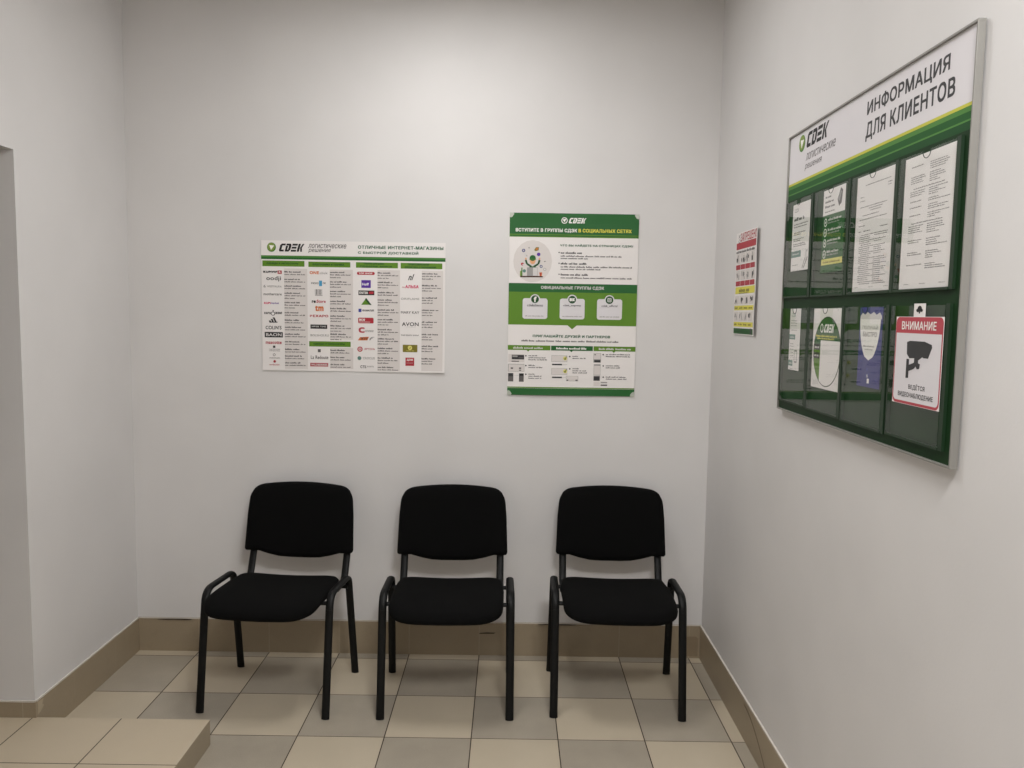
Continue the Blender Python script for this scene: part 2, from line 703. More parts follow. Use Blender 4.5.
def cdek_letters(S, part, u, v, w, h, key, layer=3, sl=0.28):
    """the slanted, stencil-cut four letter wordmark, in the box u,v,w,h"""
    cw = w * 0.225
    t = h * 0.235
    gap = w * 0.033

    def P(x, y):       # x to the right, y up from the baseline, slanted
        return (u + x + sl * y, v + h - y)

    def q(x0, y0, x1, y1):
        S.poly(part, [P(x0, y0), P(x1, y0), P(x1, y1), P(x0, y1)], key, layer)
    x = 0
    # C
    S.poly(part, [P(x + t * .5, 0), P(x + cw * .96, 0), P(x + cw * .9, t), P(x + t * 1.25, t), P(x + t * 1.25, h - t), P(x + cw, h - t), P(x + cw, h),
                  P(x + t * .7, h), P(x, h - t * .7), P(x, t * .6)], key, layer)
    x += cw + gap
    # D, open at the upper left
    S.poly(part, [P(x, 0), P(x + cw * .72, 0), P(x + cw, t), P(x + cw, h - t * .8), P(x + cw * .78, h), P(x + cw * .02, h), P(x + cw * .02, h - t), P(x + cw - t * 1.25, h - t),
                  P(x + cw - t * 1.25, t), P(x + t * 1.1, t), P(x + t * 1.1, h - t * 1.2), P(x, h - t * 1.2)], key, layer)
    x += cw + gap
    # E of three bars
    q(x, 0, x + cw, t)
    q(x, (h - t) / 2, x + cw * .92, (h + t) / 2)
    q(x, h - t, x + cw, h)
    x += cw + gap
    # K
    q(x, 0, x + t * 1.2, h)
    S.poly(part, [P(x + t * 1.35, h * .5), P(x + cw * .78, h), P(x + cw * 1.1, h), P(x + t * 2.3, h * .5), P(x + cw * 1.02, 0), P(x + cw * .7, 0)], key, layer)


def arrow_ball(S, part, cu, cv, ru, rv, ball='lime', arrow='white', layer=3, rim='line'):
    S.ellipse(part, cu, cv, ru, rv, rim, layer)
    S.ellipse(part, cu - ru * .06, cv - rv * .08, ru * .86, rv * .86, ball, layer + 1)
    S.poly(part, [(cu - ru * .5, cv - rv * .45), (cu + ru * .62, cv - rv * .35), (cu - ru * .1, cv + rv * .6)], arrow, layer + 2)


# ------------------------------------------------------------------ the room
bm = bmesh.new()
box(bm, XL - 0.02, XR + 0.02, YN - 0.02, YB + 0.02, -0.10, 0.0)
struct('floor', bm, FLOOR)

bm = bmesh.new()
box(bm, XL - 1.6, XR + 0.2, YN - 0.2, YB + 0.2, CEIL_Z, CEIL_Z + 0.12)
struct('ceiling', bm, CEILM)

bm = bmesh.new()
box(bm, XL - 0.2, XR + 0.2, YB, YB + 0.2, -0.1, CEIL_Z)
struct('wall_back', bm, WALL)

bm = bmesh.new()
box(bm, XR, XR + 0.2, YN - 0.2, YB, -0.1, CEIL_Z)
struct('wall_right', bm, WALL)

bm = bmesh.new()
WT = 0.30
box(bm, XL - WT, XL, STEP_Y, YB, -0.1, CEIL_Z)
box(bm, XL - WT, XL, STEP_Y0, STEP_Y, DOOR_TOP, CEIL_Z)
box(bm, XL - WT, XL, YN - 0.2, STEP_Y0, -0.1, CEIL_Z)
struct('wall_left', bm, WALL)

bm = bmesh.new()
box(bm, XL, XR, YN - 0.2, YN, -0.1, CEIL_Z)
struct('wall_front', bm, WALL)

# the passage beyond the opening in the left wall
bm = bmesh.new()
box(bm, XL - 1.55, XL - 1.4, STEP_Y0 - 0.8, STEP_Y + 0.6, 0, CEIL_Z)
box(bm, XL - 1.4, XL - WT, STEP_Y0 - 0.8, STEP_Y0 - 0.7, 0, CEIL_Z)
box(bm, XL - 1.4, XL - WT, STEP_Y + 0.5, STEP_Y + 0.6, 0, CEIL_Z)
struct('wall_passage', bm, WALL)

bm = bmesh.new()
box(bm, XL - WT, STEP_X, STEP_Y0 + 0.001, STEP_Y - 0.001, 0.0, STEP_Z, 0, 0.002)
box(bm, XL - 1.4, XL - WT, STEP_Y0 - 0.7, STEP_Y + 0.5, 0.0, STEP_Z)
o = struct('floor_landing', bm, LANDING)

# skirting of floor tiles with a painted bead above it
TH = 0.007


def skirting(name, x0, x1, y0, y1, z0, m, bead):
    b = bmesh.new()
    box(b, x0, x1, y0, y1, z0, SKIRT, 0)
    # bead: a thin strip of paint on the tile's top edge
    bx = bead
    box(b, bx[0], bx[1], bx[2], bx[3], SKIRT, SKIRT + 0.006, 1, 0.0015)
    return struct(name, b, [m, CAULK])


skirting('baseboard_back', XL, XR, YB - TH, YB, 0, SKIRT_B, (XL, XR, YB - 0.004, YB))
skirting('baseboard_right', XR - TH, XR, YN, YB - TH, 0, SKIRT_R, (XR - 0.0085, XR, YN, YB - 0.004))
skirting('baseboard_left', XL, XL + TH, STEP_Y + 0.001, YB - TH, 0, SKIRT_L, (XL, XL + 0.0085, STEP_Y - 0.004, YB - 0.004))
skirting('baseboard_jamb', XL - WT, XL + TH, STEP_Y - TH, STEP_Y, STEP_Z, SKIRT_B, (XL - WT, XL + 0.006, STEP_Y - 0.008, STEP_Y))


def patch(name, pts3, m, depth_dir, d=0.0012):
    """small irregular dark mark with a little thickness"""
    b = bmesh.new()
    dv = Vector(depth_dir) * d
    a = [b.verts.new(Vector(p)) for p in pts3]
    c = [b.verts.new(Vector(p) + dv) for p in pts3]
    b.faces.new(a)
    b.faces.new(list(reversed(c)))
    n = len(a)
    for i in range(n):
        b.faces.new((a[i], c[i], c[(i + 1) % n], a[(i + 1) % n]))
    bmesh.ops.recalc_face_normals(b, faces=b.faces)
    return struct(name, b, m)


yb = YB - TH - 0.0001
patch('trim_1', [(-1.64, yb, .1535), (-1.60, yb, .152), (-1.56, yb, .1535), (-1.51, yb, .152), (-1.48, yb, .1545), (-1.51, yb, .157), (-1.57, yb, .1565), (-1.61, yb, .156)], DIRT, (0, -1, 0), 0.0045)
patch('trim_2', [(-.128, yb, .105), (-.06, yb, .106), (-.05, yb, .111), (-.09, yb, .112), (-.125, yb, .109)], DIRT, (0, -1, 0))
patch('trim_3', [(.15, yb, .1545), (.30, yb, .153), (.33, yb, .1555), (.22, yb, .158)], DIRT, (0, -1, 0), 0.0045)
# piece of darker tile set into the corner at the right, and its joint
patch('trim_4', [(.842, yb, .012), (.905, yb, .010), (.906, yb, .098), (.895, yb, .106), (.853, yb, .106), (.842, yb, .097)], base_mat('darker corner tile', (134, 118, 96), 0.4), (0, -1, 0), 0.001)
# curved crack in the right skirting
xr = XR - TH - 0.0001
crk = [(xr, 2.905 - 0.30 * (k / 12), .135 - .125 * (1 - cos(k / 12 * pi / 2))) for k in range(13)]
patch('trim_5', [(x, y, z + 0.0016) for x, y, z in crk] + [(x, y, z - 0.0016) for x, y, z in reversed(crk)], DIRT, (-1, 0, 0), 0.0006)
# broken-off tile corner at the end of the left skirting
xl = XL + TH + 0.0001
patch('trim_6', [(xl, 2.812, .152), (xl, 2.848, .150), (xl, 2.838, .132), (xl, 2.850, .122), (xl, 2.826, .108), (xl, 2.812, .104)], base_mat('chipped tile body', (176, 162, 138), 0.8), (1, 0, 0), 0.001)

# ------------------------------------------------------------------ ceiling panels (above the frame)
GLOW = emit_mat('lit diffuser', LAMP_COLOR, 3.0)
TRIM_W = base_mat('white lamp frame', (225, 225, 222), 0.5)
for i, (px, py, watts, spread) in enumerate(PANELS):
    t = thing('ceiling_light', ['square white ceiling light panel above the three black chairs',
                                'square white ceiling light panel at the middle of the room, farther from the chairs'][i], 'ceiling light', (px, py, CEIL_Z), 0, 'ceiling light panels')
    b = bmesh.new()
    s = 0.3
    box(b, -s, s, -s, -s + .02, -.03, 0)
    box(b, -s, s, s - .02, s, -.03, 0)
    box(b, -s, -s + .02, -s + .02, s - .02, -.03, 0)
    box(b, s - .02, s, -s + .02, s - .02, -.03, 0)
    obj('frame', b, TRIM_W, t)
    b = bmesh.new()
    box(b, -s + .02, s - .02, -s + .02, s - .02, -.022, -.002)
    obj('diffuser', b, GLOW, t)
    la = bpy.data.lights.new('panel_light', 'AREA')
    la.shape = 'SQUARE'
    la.size = 0.55
    la.energy = watts
    la.color = LAMP_COLOR
    la.spread = radians(spread)
    lo = bpy.data.objects.new('panel_light', la)
    lo.location = (0, 0, -0.035)
    link(lo, t)


# ------------------------------------------------------------------ chairs
def ring_body(outline, rings, place):
    """closed cushion: outline points, then (scale, depth) rings, mapped by place(a, b, depth)"""
    b = bmesh.new()
    n = len(outline)
    ca = sum(p[0] for p in outline) / n
    cb = sum(p[1] for p in outline) / n
    R = []
    for (ins, d) in rings:
        ring = []
        for (pa, pb) in outline:
            ra, rb = pa - ca, pb - cb
            ln = math.hypot(ra, rb)
            k = max(0.0, 1 - ins / ln)
            ring.append(b.verts.new(place(ca + ra * k, cb + rb * k, d)))
        R.append(ring)
    for r0, r1 in zip(R, R[1:]):
        for k in range(n):
            b.faces.new((r0[k], r0[(k + 1) % n], r1[(k + 1) % n], r1[k]))
    for ring, d in ((R[0], rings[0][1]), (R[-1], rings[-1][1])):
        # shrink to a centre in steps so the surface follows the warp
        prev = ring
        cen = b.verts.new(place(ca, cb, d))
        for k in (0.75, 0.5, 0.25):
            cur = []
            for (pa, pb), v0 in zip(outline, ring):
                ln = math.hypot(pa - ca, pb - cb)
                kk = max(0.0, 1 - rings[0][0] / ln) if ring is R[0] else max(0.0, 1 - rings[-1][0] / ln)
                cur.append(b.verts.new(place(ca + (pa - ca) * kk * k, cb + (pb - cb) * kk * k, d)))
            for i in range(n):
                b.faces.new((prev[i], prev[(i + 1) % n], cur[(i + 1) % n], cur[i]))
            prev = cur
        for i in range(n):
            b.faces.new((prev[i], prev[(i + 1) % n], cen))
    bmesh.ops.recalc_face_normals(b, faces=b.faces)
    return b


def rounded_poly(pts, radii, n=8, sub=6):
    out = []
    m = len(pts)
    P = [Vector(p) for p in pts]
    for i in range(m):
        a, b_, c = P[i - 1], P[i], P[(i + 1) % m]
        d1, d2 = (a - b_).normalized(), (c - b_).normalized()
        t = radii[i] / math.tan(d1.angle(d2) / 2)
        p, q = b_ + d1 * t, b_ + d2 * t
        for k in range(n + 1):
            s = k / n
            out.append(tuple((1 - s) ** 2 * p + 2 * s * (1 - s) * b_ + s * s * q))
        # straight run to the next corner
        a2, b2, c2 = b_, c, P[(i + 2) % m]
        e1, e2 = (a2 - b2).normalized(), (c2 - b2).normalized()
        t2 = radii[(i + 1) % m] / math.tan(e1.angle(e2) / 2)
        r = b2 + e1 * t2
        for k in range(1, sub):
            out.append(tuple(q + (r - q) * (k / sub)))
    return out


def seat_surface(x, y):
    """height of the seat's mid surface: sags in the middle, rolls over at the front"""
    z = 0.4485 - 0.052 * y
    if y < -0.10:
        z -= 0.021 * ((-0.10 - y) / 0.19) ** 2
    z += 0.004 * (x / 0.22) ** 2 * (1 if y > -0.2 else max(0, 1 - (-0.2 - y) / 0.09))
    return z


def back_surface(x, z):
    """depth of the backrest's mid surface: tilted, curved round the sitter"""
    s = (z - 0.56) / 0.27
    return 0.262 + 0.045 * s - 0.022 * (x / 0.23) ** 2


def make_chair(label):
    t = thing('visitor_chair', label, 'chair', (0, 0, 0), 0, 'chairs along the back wall')
    W_TOP, W_FOOT = 0.256, 0.2565
    TA, TB = 0.0162, 0.0100           # half sizes of the oval tube
    for s in (-1, 1):
        path = fillet([(s * W_FOOT, -0.205, 0.012), (s * W_TOP, -0.137, 0.480), (s * W_TOP, 0.126, 0.469), (s * (W_FOOT + 0.006), 0.207, 0.012)], [0.065, 0.045], 16)
        # split the bent tube where each bend begins
        i0, i1 = 1, len(path) - 2
        # long straight legs need in-between rings only at the ends
        lf = [path[0], path[0].lerp(path[i0], 0.5), path[i0]]
        lr = [path[i1], path[i1].lerp(path[-1], 0.5), path[-1]]
        side = Vector((1, 0, 0))
        b = bmesh.new()
        sweep(b, lf, TA, TB, side)
        leg = obj('leg', b, STEEL, t)
        b = bmesh.new()
        d = (lf[0] - lf[-1]).normalized()
        sweep(b, [lf[0] - d * 0.016, lf[0] + d * 0.010, lf[0] + d * 0.012], TA + 0.0003, TB + 0.0003, side)
        obj('foot_cap', b, STEEL, leg)
        b = bmesh.new()
        sweep(b, path[i0:i1 + 1], TA, TB, side)
        obj('side_rail', b, STEEL, t)
        b = bmesh.new()
        sweep(b, lr, TA, TB, side)
        leg = obj('leg', b, STEEL, t)
        b = bmesh.new()
        d = (lr[-1] - lr[0]).normalized()
        sweep(b, [lr[-1] - d * 0.016, lr[-1] + d * 0.010, lr[-1] + d * 0.012], TA + 0.0003, TB + 0.0003, side)
        obj('foot_cap', b, STEEL, leg)
        # the flat uprights that carry the back, bent up behind the seat
        b = bmesh.new()
        up_path = fillet([(s * 0.214, 0.075, 0.420), (s * 0.214, 0.208, 0.417), (s * 0.214, 0.264, 0.55), (s * 0.214, 0.290, 0.75)], [0.05, 0.12], 9)
        sweep(b, up_path, 0.0160, 0.0075, side)
        obj('back_upright', b, STEEL, t)
    for (y, z) in ((-0.124, 0.440), (0.120, 0.424)):
        b = bmesh.new()
        sweep(b, [Vector((-W_TOP, y, z)), Vector((0, y, z)), Vector((W_TOP, y, z))], 0.011, 0.008, Vector((0, 1, 0)), 12)
        obj('crossbar', b, STEEL, t)
    # seat
    outl = rounded_poly([(-0.224, -0.294), (0.224, -0.294), (0.230, 0.0), (0.221, 0.142), (-0.221, 0.142), (-0.230, 0.0)],
                        [0.105, 0.105, 0.12, 0.05, 0.05, 0.12], 8, 5)
    # the front edge is drawn out a little in the middle
    outl = [(x, y - 0.014 * max(0, 1 - (x / 0.2) ** 2) if y < -0.15 else y) for x, y in outl]

    def seat_place(a, b_, d):
        return Vector((a, b_, seat_surface(a, b_) + d))
    b = ring_body(outl, [(0.030, -0.019), (0.010, -0.019), (0.002, -0.014), (0.0, -0.003), (0.003, 0.010), (0.013, 0.0205), (0.032, 0.026), (0.07, 0.028)], seat_place)
    obj('seat', b, FABRIC, t, True)
    # backrest
    W, ZB, ZT = 0.2465, 0.535, 0.826
    pts = []
    top = [(-0.2245, 0.0), (0.2245, 0.0)]
    outl = rounded_poly([(-W, ZB), (W, ZB), (W - 0.006, 0.70), (W - 0.016, ZT - 0.010), (-(W - 0.016), ZT - 0.010), (-(W - 0.006), 0.70)],
                        [0.014, 0.014, 0.2, 0.062, 0.062, 0.2], 8, 10)

    def back_shape(x, z):
        k = max(0.0, 1 - (x / 0.2465) ** 2)
        if z < ZB + 0.004:
            kk = max(0.0, 1 - (abs(x) / 0.205) ** 2.0)
            return (x, z - 0.031 * (kk * kk * (3 - 2 * kk)))
        if z > ZT - 0.03:
            return (x, z + 0.020 * k - 0.006 * 0)
        return (x, z)
    outl = [back_shape(*p) for p in outl]

    def back_place(a, b_, d):
        return Vector((a, back_surface(a, b_) - d, b_))
    b = ring_body(outl, [(0.02, -0.018), (0.006, -0.018), (0.0015, -0.013), (0.0, -0.004), (0.0015, 0.008), (0.009, 0.0165), (0.026, 0.021), (0.055, 0.0225)], back_place)
    obj('backrest', b, FABRIC, t, True)
    return t


def copy_thing(root):
    r = root.copy()
    COL.objects.link(r)
    for ch in list(root.children):
        c = ch.copy()
        COL.objects.link(c)
        c.parent = r
        for g in ch.children:
            d = g.copy()
            COL.objects.link(d)
            d.parent = c
    return r


CHAIRS = [(-0.951, 3.226, radians(-4.2), 'black padded visitor chair farthest from the green board, under the shop logo poster'),
          (-0.242, 3.216, radians(1.0), 'black padded visitor chair in the middle, with a chair on either side'),
          (0.457, 3.240, radians(-1.6), 'black padded visitor chair nearest the right-hand corner, below the green social networks poster')]
c0 = make_chair(CHAIRS[0][3])
for i, (x, y, a, lab) in enumerate(CHAIRS):
    c = c0 if i == 0 else copy_thing(c0)
    c.location = (x, y, 0)
    c.rotation_euler = (0, 0, a)
    c['label'] = lab


# ------------------------------------------------------------------ store list poster (back wall, left)
def warp1(u, v):
    z = 0.0016 + 0.0012 * sin(u / 841 * 2 * pi * 1.5 + 0.6) * (v / 594) + 0.0008 * sin(v / 594 * pi * 2.0)
    z += 0.010 * max(0.0, (u - 640) / 200) ** 2 * max(0.0, (v - 430) / 164) ** 2
    z += 0.0035 * max(0.0, 1 - abs(u - 433) / 160) ** 2 * (1 - v / 594)
    return z


PW, PH = 833, 588
t = thing('store_list_poster', 'wide white poster with four columns of shop logos taped above the first chair', 'poster', (-0.7165, YB - 0.0024, 1.3345))
R1, U1 = (1, 0, 0.0), (0, 0, 1)
O1 = (-1.1335, YB - 0.0024, 1.9225)
base_sheet('sheet', t, PW, PH, R1, U1, O1, INK['paper'], warp1)
S = Sheet(warp1)


def c1(x, y):        # reading of the enlarged photograph -> millimetres on the sheet
    return ((x - 58) / 938 * PW, (y - 80 - (x - 58) * 0.019) / 659 * PH)


def R_(part, x0, y0, x1, y1, key, layer=1):
    a, b = c1(x0, y0), c1(x1, y1)
    S.rect(part, a[0], a[1], b[0], b[1], key, layer)


def T_(part, body, x0, y0, x1, y1, key, layer=2, **kw):
    a, b = c1(x0, y0), c1(x1, y1)
    S.text(part, body, a[0], a[1], b[0] - a[0], b[1] - a[1], key, layer, **kw)


a = c1(111, 115)
arrow_ball(S, 'logo', a[0], a[1], 20, 21)
a, b = c1(147, 97), c1(272, 139)
cdek_letters(S, 'logo', a[0], a[1], b[0] - a[0] - 6, b[1] - a[1], 'black')
T_('logo', 'логистические', 298, 99, 492, 124, 'text', shear=0.25, bold=0.012)
T_('logo', 'решения', 298, 124, 412, 147, 'text', shear=0.25, bold=0.012)
T_('heading#1', 'ОТЛИЧНЫЕ ИНТЕРНЕТ-МАГАЗИНЫ', 551, 108, 985, 133, 'title', bold=0.04)
T_('heading#2', 'С БЫСТРОЙ ДОСТАВКОЙ', 551, 135, 858, 158, 'title', bold=0.04)
S.rect('band', 0, 67, PW, 84, 'line', 1)
S.rect('band', 0, 75, PW, 83, 'green', 2)
# column headings
for (x0, y0, x1, y1, lines) in ((64, 181, 278, 214, ['ОДЕЖДА И АКСЕССУАРЫ']), (298, 188, 512, 219, ['ЭЛЕКТРОНИКА И ТЕХНИКА']),
                                (541, 192, 754, 224, ['ТОВАРЫ ДЛЯ ДОМА,', 'ПОДАРКИ, КНИГИ']), (768, 196, 980, 229, ['ПРОФЕССИОНАЛЬНАЯ', 'КОСМЕТИКА И ПАРФЮМЕРИЯ']),
                                (299, 591, 512, 622, ['ОДЕЖДА И АКСЕССУАРЫ'])):
    CHD = next_part('column_heading')
    R_(CHD, x0, y0, x1, y1, 'leaf')
    n = len(lines)
    for k, ln in enumerate(lines):
        hh = (y1 - y0)
        ya = y0 + hh * (0.3 if n == 1 else 0.1 + 0.42 * k)
        yb_ = ya + hh * (0.4 if n == 1 else 0.36)
        w0 = (x1 - x0) * (0.1 if n == 1 or k == 1 else 0.18)
        T_(CHD, ln, x0 + w0, ya, x1 - w0 - (30 if n == 2 and k == 0 else 10), yb_, 'deep', bold=0.05)
# paler strips behind the fine print
for (x0, x1, y0, y1) in ((174, 292, 222, 735), (406, 525, 228, 585), (650, 765, 232, 745), (876, 985, 236, 748), (406, 525, 625, 735)):
    R_('print_panel#%d%d' % (x0, y0), x0, y0, x1, y1, 'mist', 0.6)
rows1 = [(235, 2), (272, 2), (306, 2), (342, 3), (390, 3), (441, 2), (479, 2), (515, 2), (550, 2), (589, 2), (628, 2), (662, 2), (697, 2)]
rows2 = [(238, 3), (286, 3), (334, 3), (384, 2), (421, 2), (459, 3), (509, 3), (552, 3), (634, 2), (670, 2), (707, 2)]
rows3 = [(242, 3), (290, 3), (341, 2), (378, 3), (429, 3), (478, 3), (529, 3), (576, 3), (625, 3), (674, 3), (722, 2)]
rows4 = [(247, 3), (307, 3), (369, 3), (431, 3), (492, 3), (555, 3), (615, 3), (679, 3)]
for ci, (x0, rows) in enumerate(((175, rows1), (408, rows2), (651, rows3), (877, rows4))):
    for k, (y, n) in enumerate(rows):
        FP = next_part('fine_print')
        for j in range(n):
            a = c1(x0, y + j * 13.5)
            rnd = random.Random(ci * 100 + k * 10 + j)
            w = (70 + 15 * rnd.random()) if j == 0 else (104 if j == 1 else 55)
            if ci == 3 and j == 1:
                w = 55 + 40 * (k < 2)
            S.words(FP, a[0], a[1], w * .9, 6.6 if j == 0 else 5.6, 'dark' if j == 0 else 'text', 2, seed=k + j)
# the shop marks
LG = next_part('shop_logo')
T_(LG, 'KUPIVIP', 68, 233, 140, 245, 'black', bold=0.062)
R_(LG, 141, 232, 162, 250, 'red')
T_(LG, 'R', 147, 235, 157, 246, 'white', 3, bold=0.02)
LG = next_part('shop_logo')
T_(LG, 'oodji', 83, 260, 158, 288, 'dark', bold=0.015)
LG = next_part('shop_logo')
T_(LG, '6', 68, 304, 80, 318, 'grey', bold=0.02)
T_(LG, 'WESTFALIKA', 86, 307, 161, 318, 'grey', bold=0.02)
LG = next_part('shop_logo')
T_(LG, 'mothercare', 68, 344, 161, 358, 'text', bold=0.02)
LG = next_part('shop_logo')
T_(LG, 'KUPI', 70, 391, 103, 402, 'pink', bold=0.052)
T_(LG, 'market', 104, 391, 146, 402, 'violet', bold=0.015)
LG = next_part('shop_logo')
T_(LG, 'КИРО', 70, 441, 104, 453, 'dark', bold=0.052)
T_(LG, 'ЖВИ', 126, 441, 161, 453, 'dark', bold=0.052)
a = c1(115, 450)
S.ellipse(LG, a[0], a[1], 10, 9, 'dark', 2)
S.ellipse(LG, a[0], a[1], 7, 6.4, 'paper', 3)
T_(LG, 'v', 111, 432, 121, 440, 'dark', bold=0.02)
LG = next_part('shop_logo')
for k in range(3):       # three slanted stripes
    a = c1(97 + k * 14, 496)
    hh = 10 + 7 * k
    S.poly(LG, [(a[0], a[1]), (a[0] + 9, a[1]), (a[0] + 9 - hh * .5 + 1, a[1] - hh), (a[0] - hh * .5 + 1, a[1] - hh)], 'dark', 2)
R_(LG, 97, 491, 138, 496, 'dark', 3)
LG = next_part('shop_logo')
T_(LG, "COLIN'S", 76, 511, 158, 531, 'dark', bold=0.022)
LG = next_part('shop_logo')
R_(LG, 71, 543, 164, 572, 'black')
T_(LG, 'BAON', 78, 549, 158, 566, 'pale', 3, bold=0.022)
LG = next_part('shop_logo')
T_(LG, 'mascotte', 76, 590, 158, 606, 'rose', bold=0.032)
LG = next_part('shop_logo')
R_(LG, 113, 613, 125, 625, 'dark')
T_(LG, 'ЛАБОРАТОРИЯ', 93, 629, 148, 635, 'text', bold=0.02)
T_(LG, 'ГУРМАНОВ', 93, 637, 148, 643, 'text', bold=0.02)
LG = next_part('shop_logo')
a = c1(119, 660)
S.ellipse(LG, a[0], a[1], 6, 6, 'text', 2)
S.ellipse(LG, a[0], a[1], 4, 4, 'paper', 3)
T_(LG, 'MODNIKI', 95, 673, 148, 680, 'text', bold=0.02)
LG = next_part('shop_logo')
a = c1(121, 694)
S.ellipse(LG, a[0], a[1], 6, 6, 'red', 2)
T_(LG, 'vertbaudet', 93, 706, 146, 715, 'red', bold=0.02)
# second column
LG = next_part('shop_logo')
T_(LG, 'ONE', 304, 236, 352, 252, 'orange', bold=0.042)
T_(LG, 'click', 355, 240, 396, 252, 'grey', bold=0.02)
LG = next_part('shop_logo')
T_(LG, 'РЮКЗ', 312, 292, 349, 302, 'text', bold=0.032)
R_(LG, 352, 284, 367, 312, 'sky')
T_(LG, 'ОК', 371, 292, 386, 302, 'text', bold=0.032)
LG = next_part('shop_logo')
for k in range(7):
    R_(LG, 331 + k * 5.6, 328, 331 + k * 5.6 + (2.0 + 2.0 * (k % 3 == 1)), 356, 'text', 2)
R_(LG, 331, 357, 369, 361, 'grey')
LG = next_part('shop_logo')
T_(LG, 're', 314, 384, 334, 397, 'black', bold=0.052)
T_(LG, ':Store', 335, 380, 385, 397, 'rose', bold=0.032)
LG = next_part('shop_logo')
T_(LG, 'tm', 330, 410, 374, 439, 'orange', bold=0.052)
LG = next_part('shop_logo')
T_(LG, 'Р', 304, 457, 316, 468, 'rose', bold=0.042)
T_(LG, 'ЕХАРО', 319, 456, 398, 470, 'red', bold=0.042)
LG = next_part('shop_logo')
R_(LG, 306, 506, 392, 529, 'black')
T_(LG, 'SWISS TIME', 312, 512, 386, 521, 'pale', 3, bold=0.02)
LG = next_part('shop_logo')
T_(LG, 'BOLSHOI.RU', 306, 555, 400, 568, 'grey', bold=0.02)
LG = next_part('shop_logo')
R_(LG, 343, 632, 358, 648, 'text')
T_(LG, 'La Redoute', 307, 664, 397, 684, 'text', bold=0.02)
LG = next_part('shop_logo')
R_(LG, 304, 702, 396, 722, 'red')
T_(LG, 'WILDBERRIES', 308, 706, 392, 718, 'pale', 3, bold=0.032)
# third column
LG = next_part('shop_logo')
a, b = c1(546, 240), c1(636, 257)
S.rrect(LG, a[0], a[1], b[0], b[1], 6, 'red', 2)
T_(LG, 'TOP SHOP', 554, 244, 624, 253, 'white', 3, bold=0.032)
LG = next_part('shop_logo')
R_(LG, 568, 282, 616, 322, 'violet')
T_(LG, 'Hoff', 572, 296, 606, 310, 'white', 3, bold=0.032)
LG = next_part('shop_logo')
R_(LG, 553, 334, 634, 359, 'black')
T_(LG, 'ENTER', 558, 340, 602, 353, 'white', 3, bold=0.032)
R_(LG, 606, 340, 630, 353, 'red', 3)
LG = next_part('shop_logo')
a, b, c = c1(567, 407), c1(592, 374), c1(612, 407)
S.poly(LG, [a, b, c], 'leaf', 2)
S.poly(LG, [c1(592, 372), c1(620, 408), c1(610, 408), c1(586, 380)], 'deep', 3)
LG = next_part('shop_logo')
R_(LG, 553, 427, 568, 444, 'blue')
T_(LG, 'ФАМИЛИЯ', 573, 430, 632, 442, 'dark', bold=0.032)
LG = next_part('shop_logo')
a, b = c1(551, 472), c1(630, 502)
S.rrect(LG, a[0], a[1], b[0], b[1], 5, 'red', 2)
T_(LG, 'все', 557, 477, 586, 489, 'white', 3, bold=0.032)
R_(LG, 556, 493, 612, 496, 'white', 3)
LG = next_part('shop_logo')
T_(LG, 'C', 553, 521, 584, 550, 'rose', bold=0.062)
T_(LG, 'ситилинк', 586, 535, 630, 547, 'grey', bold=0.02)
LG = next_part('shop_logo')
S.poly(LG, [c1(549, 588), c1(560, 572), c1(606, 570), c1(598, 588)], 'orange', 2)
T_(LG, 'ЖУК', 563, 573, 602, 586, 'dark', 3, shear=0.2, bold=0.02)
T_(LG, 'f', 606, 570, 634, 588, 'grey', shear=0.3, bold=0.02)
LG = next_part('shop_logo')
a = c1(560, 633)
S.ellipse(LG, a[0], a[1], 12, 12, 'red', 2)
S.ellipse(LG, a[0], a[1], 7, 7, 'paper', 3)
S.ellipse(LG, a[0], a[1], 4, 4, 'red', 4)
T_(LG, 'АРТЕКА', 582, 627, 636, 638, 'rose', bold=0.022)
LG = next_part('shop_logo')
a = c1(557, 679)
S.ellipse(LG, a[0], a[1], 9, 9, 'teal', 2)
T_(LG, 'CROCUS', 574, 673, 636, 686, 'grey', bold=0.022)
LG = next_part('shop_logo')
T_(LG, 'СТБ', 562, 716, 592, 731, 'text', bold=0.042)
T_(LG, 'книги', 596, 718, 630, 727, 'grey', bold=0.02)
# fourth column
LG = next_part('shop_logo')
T_(LG, 'nl', 806, 252, 838, 284, 'dark', shear=0.5, bold=0.022)
LG = next_part('shop_logo')
T_(LG, 'АЛЬБА', 792, 308, 860, 325, 'pink', bold=0.052)
R_(LG, 776, 317, 790, 320, 'rose')
LG = next_part('shop_logo')
T_(LG, 'ORIFLAME', 770, 372, 864, 384, 'grey', bold=0.015)
LG = next_part('shop_logo')
T_(LG, 'MARY KAY', 770, 440, 864, 454, 'text', bold=0.015)
LG = next_part('shop_logo')
T_(LG, 'AVON', 775, 496, 861, 517, 'dark', bold=0.015)
R_(LG, 798, 520, 846, 522, 'grey')
LG = next_part('shop_logo')
T_(LG, 'THE BODY SHOP', 770, 559, 862, 567, 'text', bold=0.02)
LG = next_part('shop_logo')
R_(LG, 780, 611, 855, 650, 'olive')
a = c1(817, 627)
S.ellipse(LG, a[0], a[1], 10, 10, 'paleyel', 3)
S.seg(LG, (a[0] - 4, a[1]), (a[0], a[1] + 4), 2, 'olive', 4)
S.seg(LG, (a[0], a[1] + 4), (a[0] + 5, a[1] - 4), 2, 'olive', 4)
T_(LG, 'YVES ROCHER', 797, 640, 838, 645, 'paleyel', 3, bold=0.02)
LG = next_part('shop_logo')
R_(LG, 794, 677, 839, 720, 'red')
T_(LG, 'дом', 801, 683, 832, 696, 'white', 3, bold=0.022)
R_(LG, 800, 704, 833, 706, 'pale', 3)
S.build(t, R1, U1, O1)


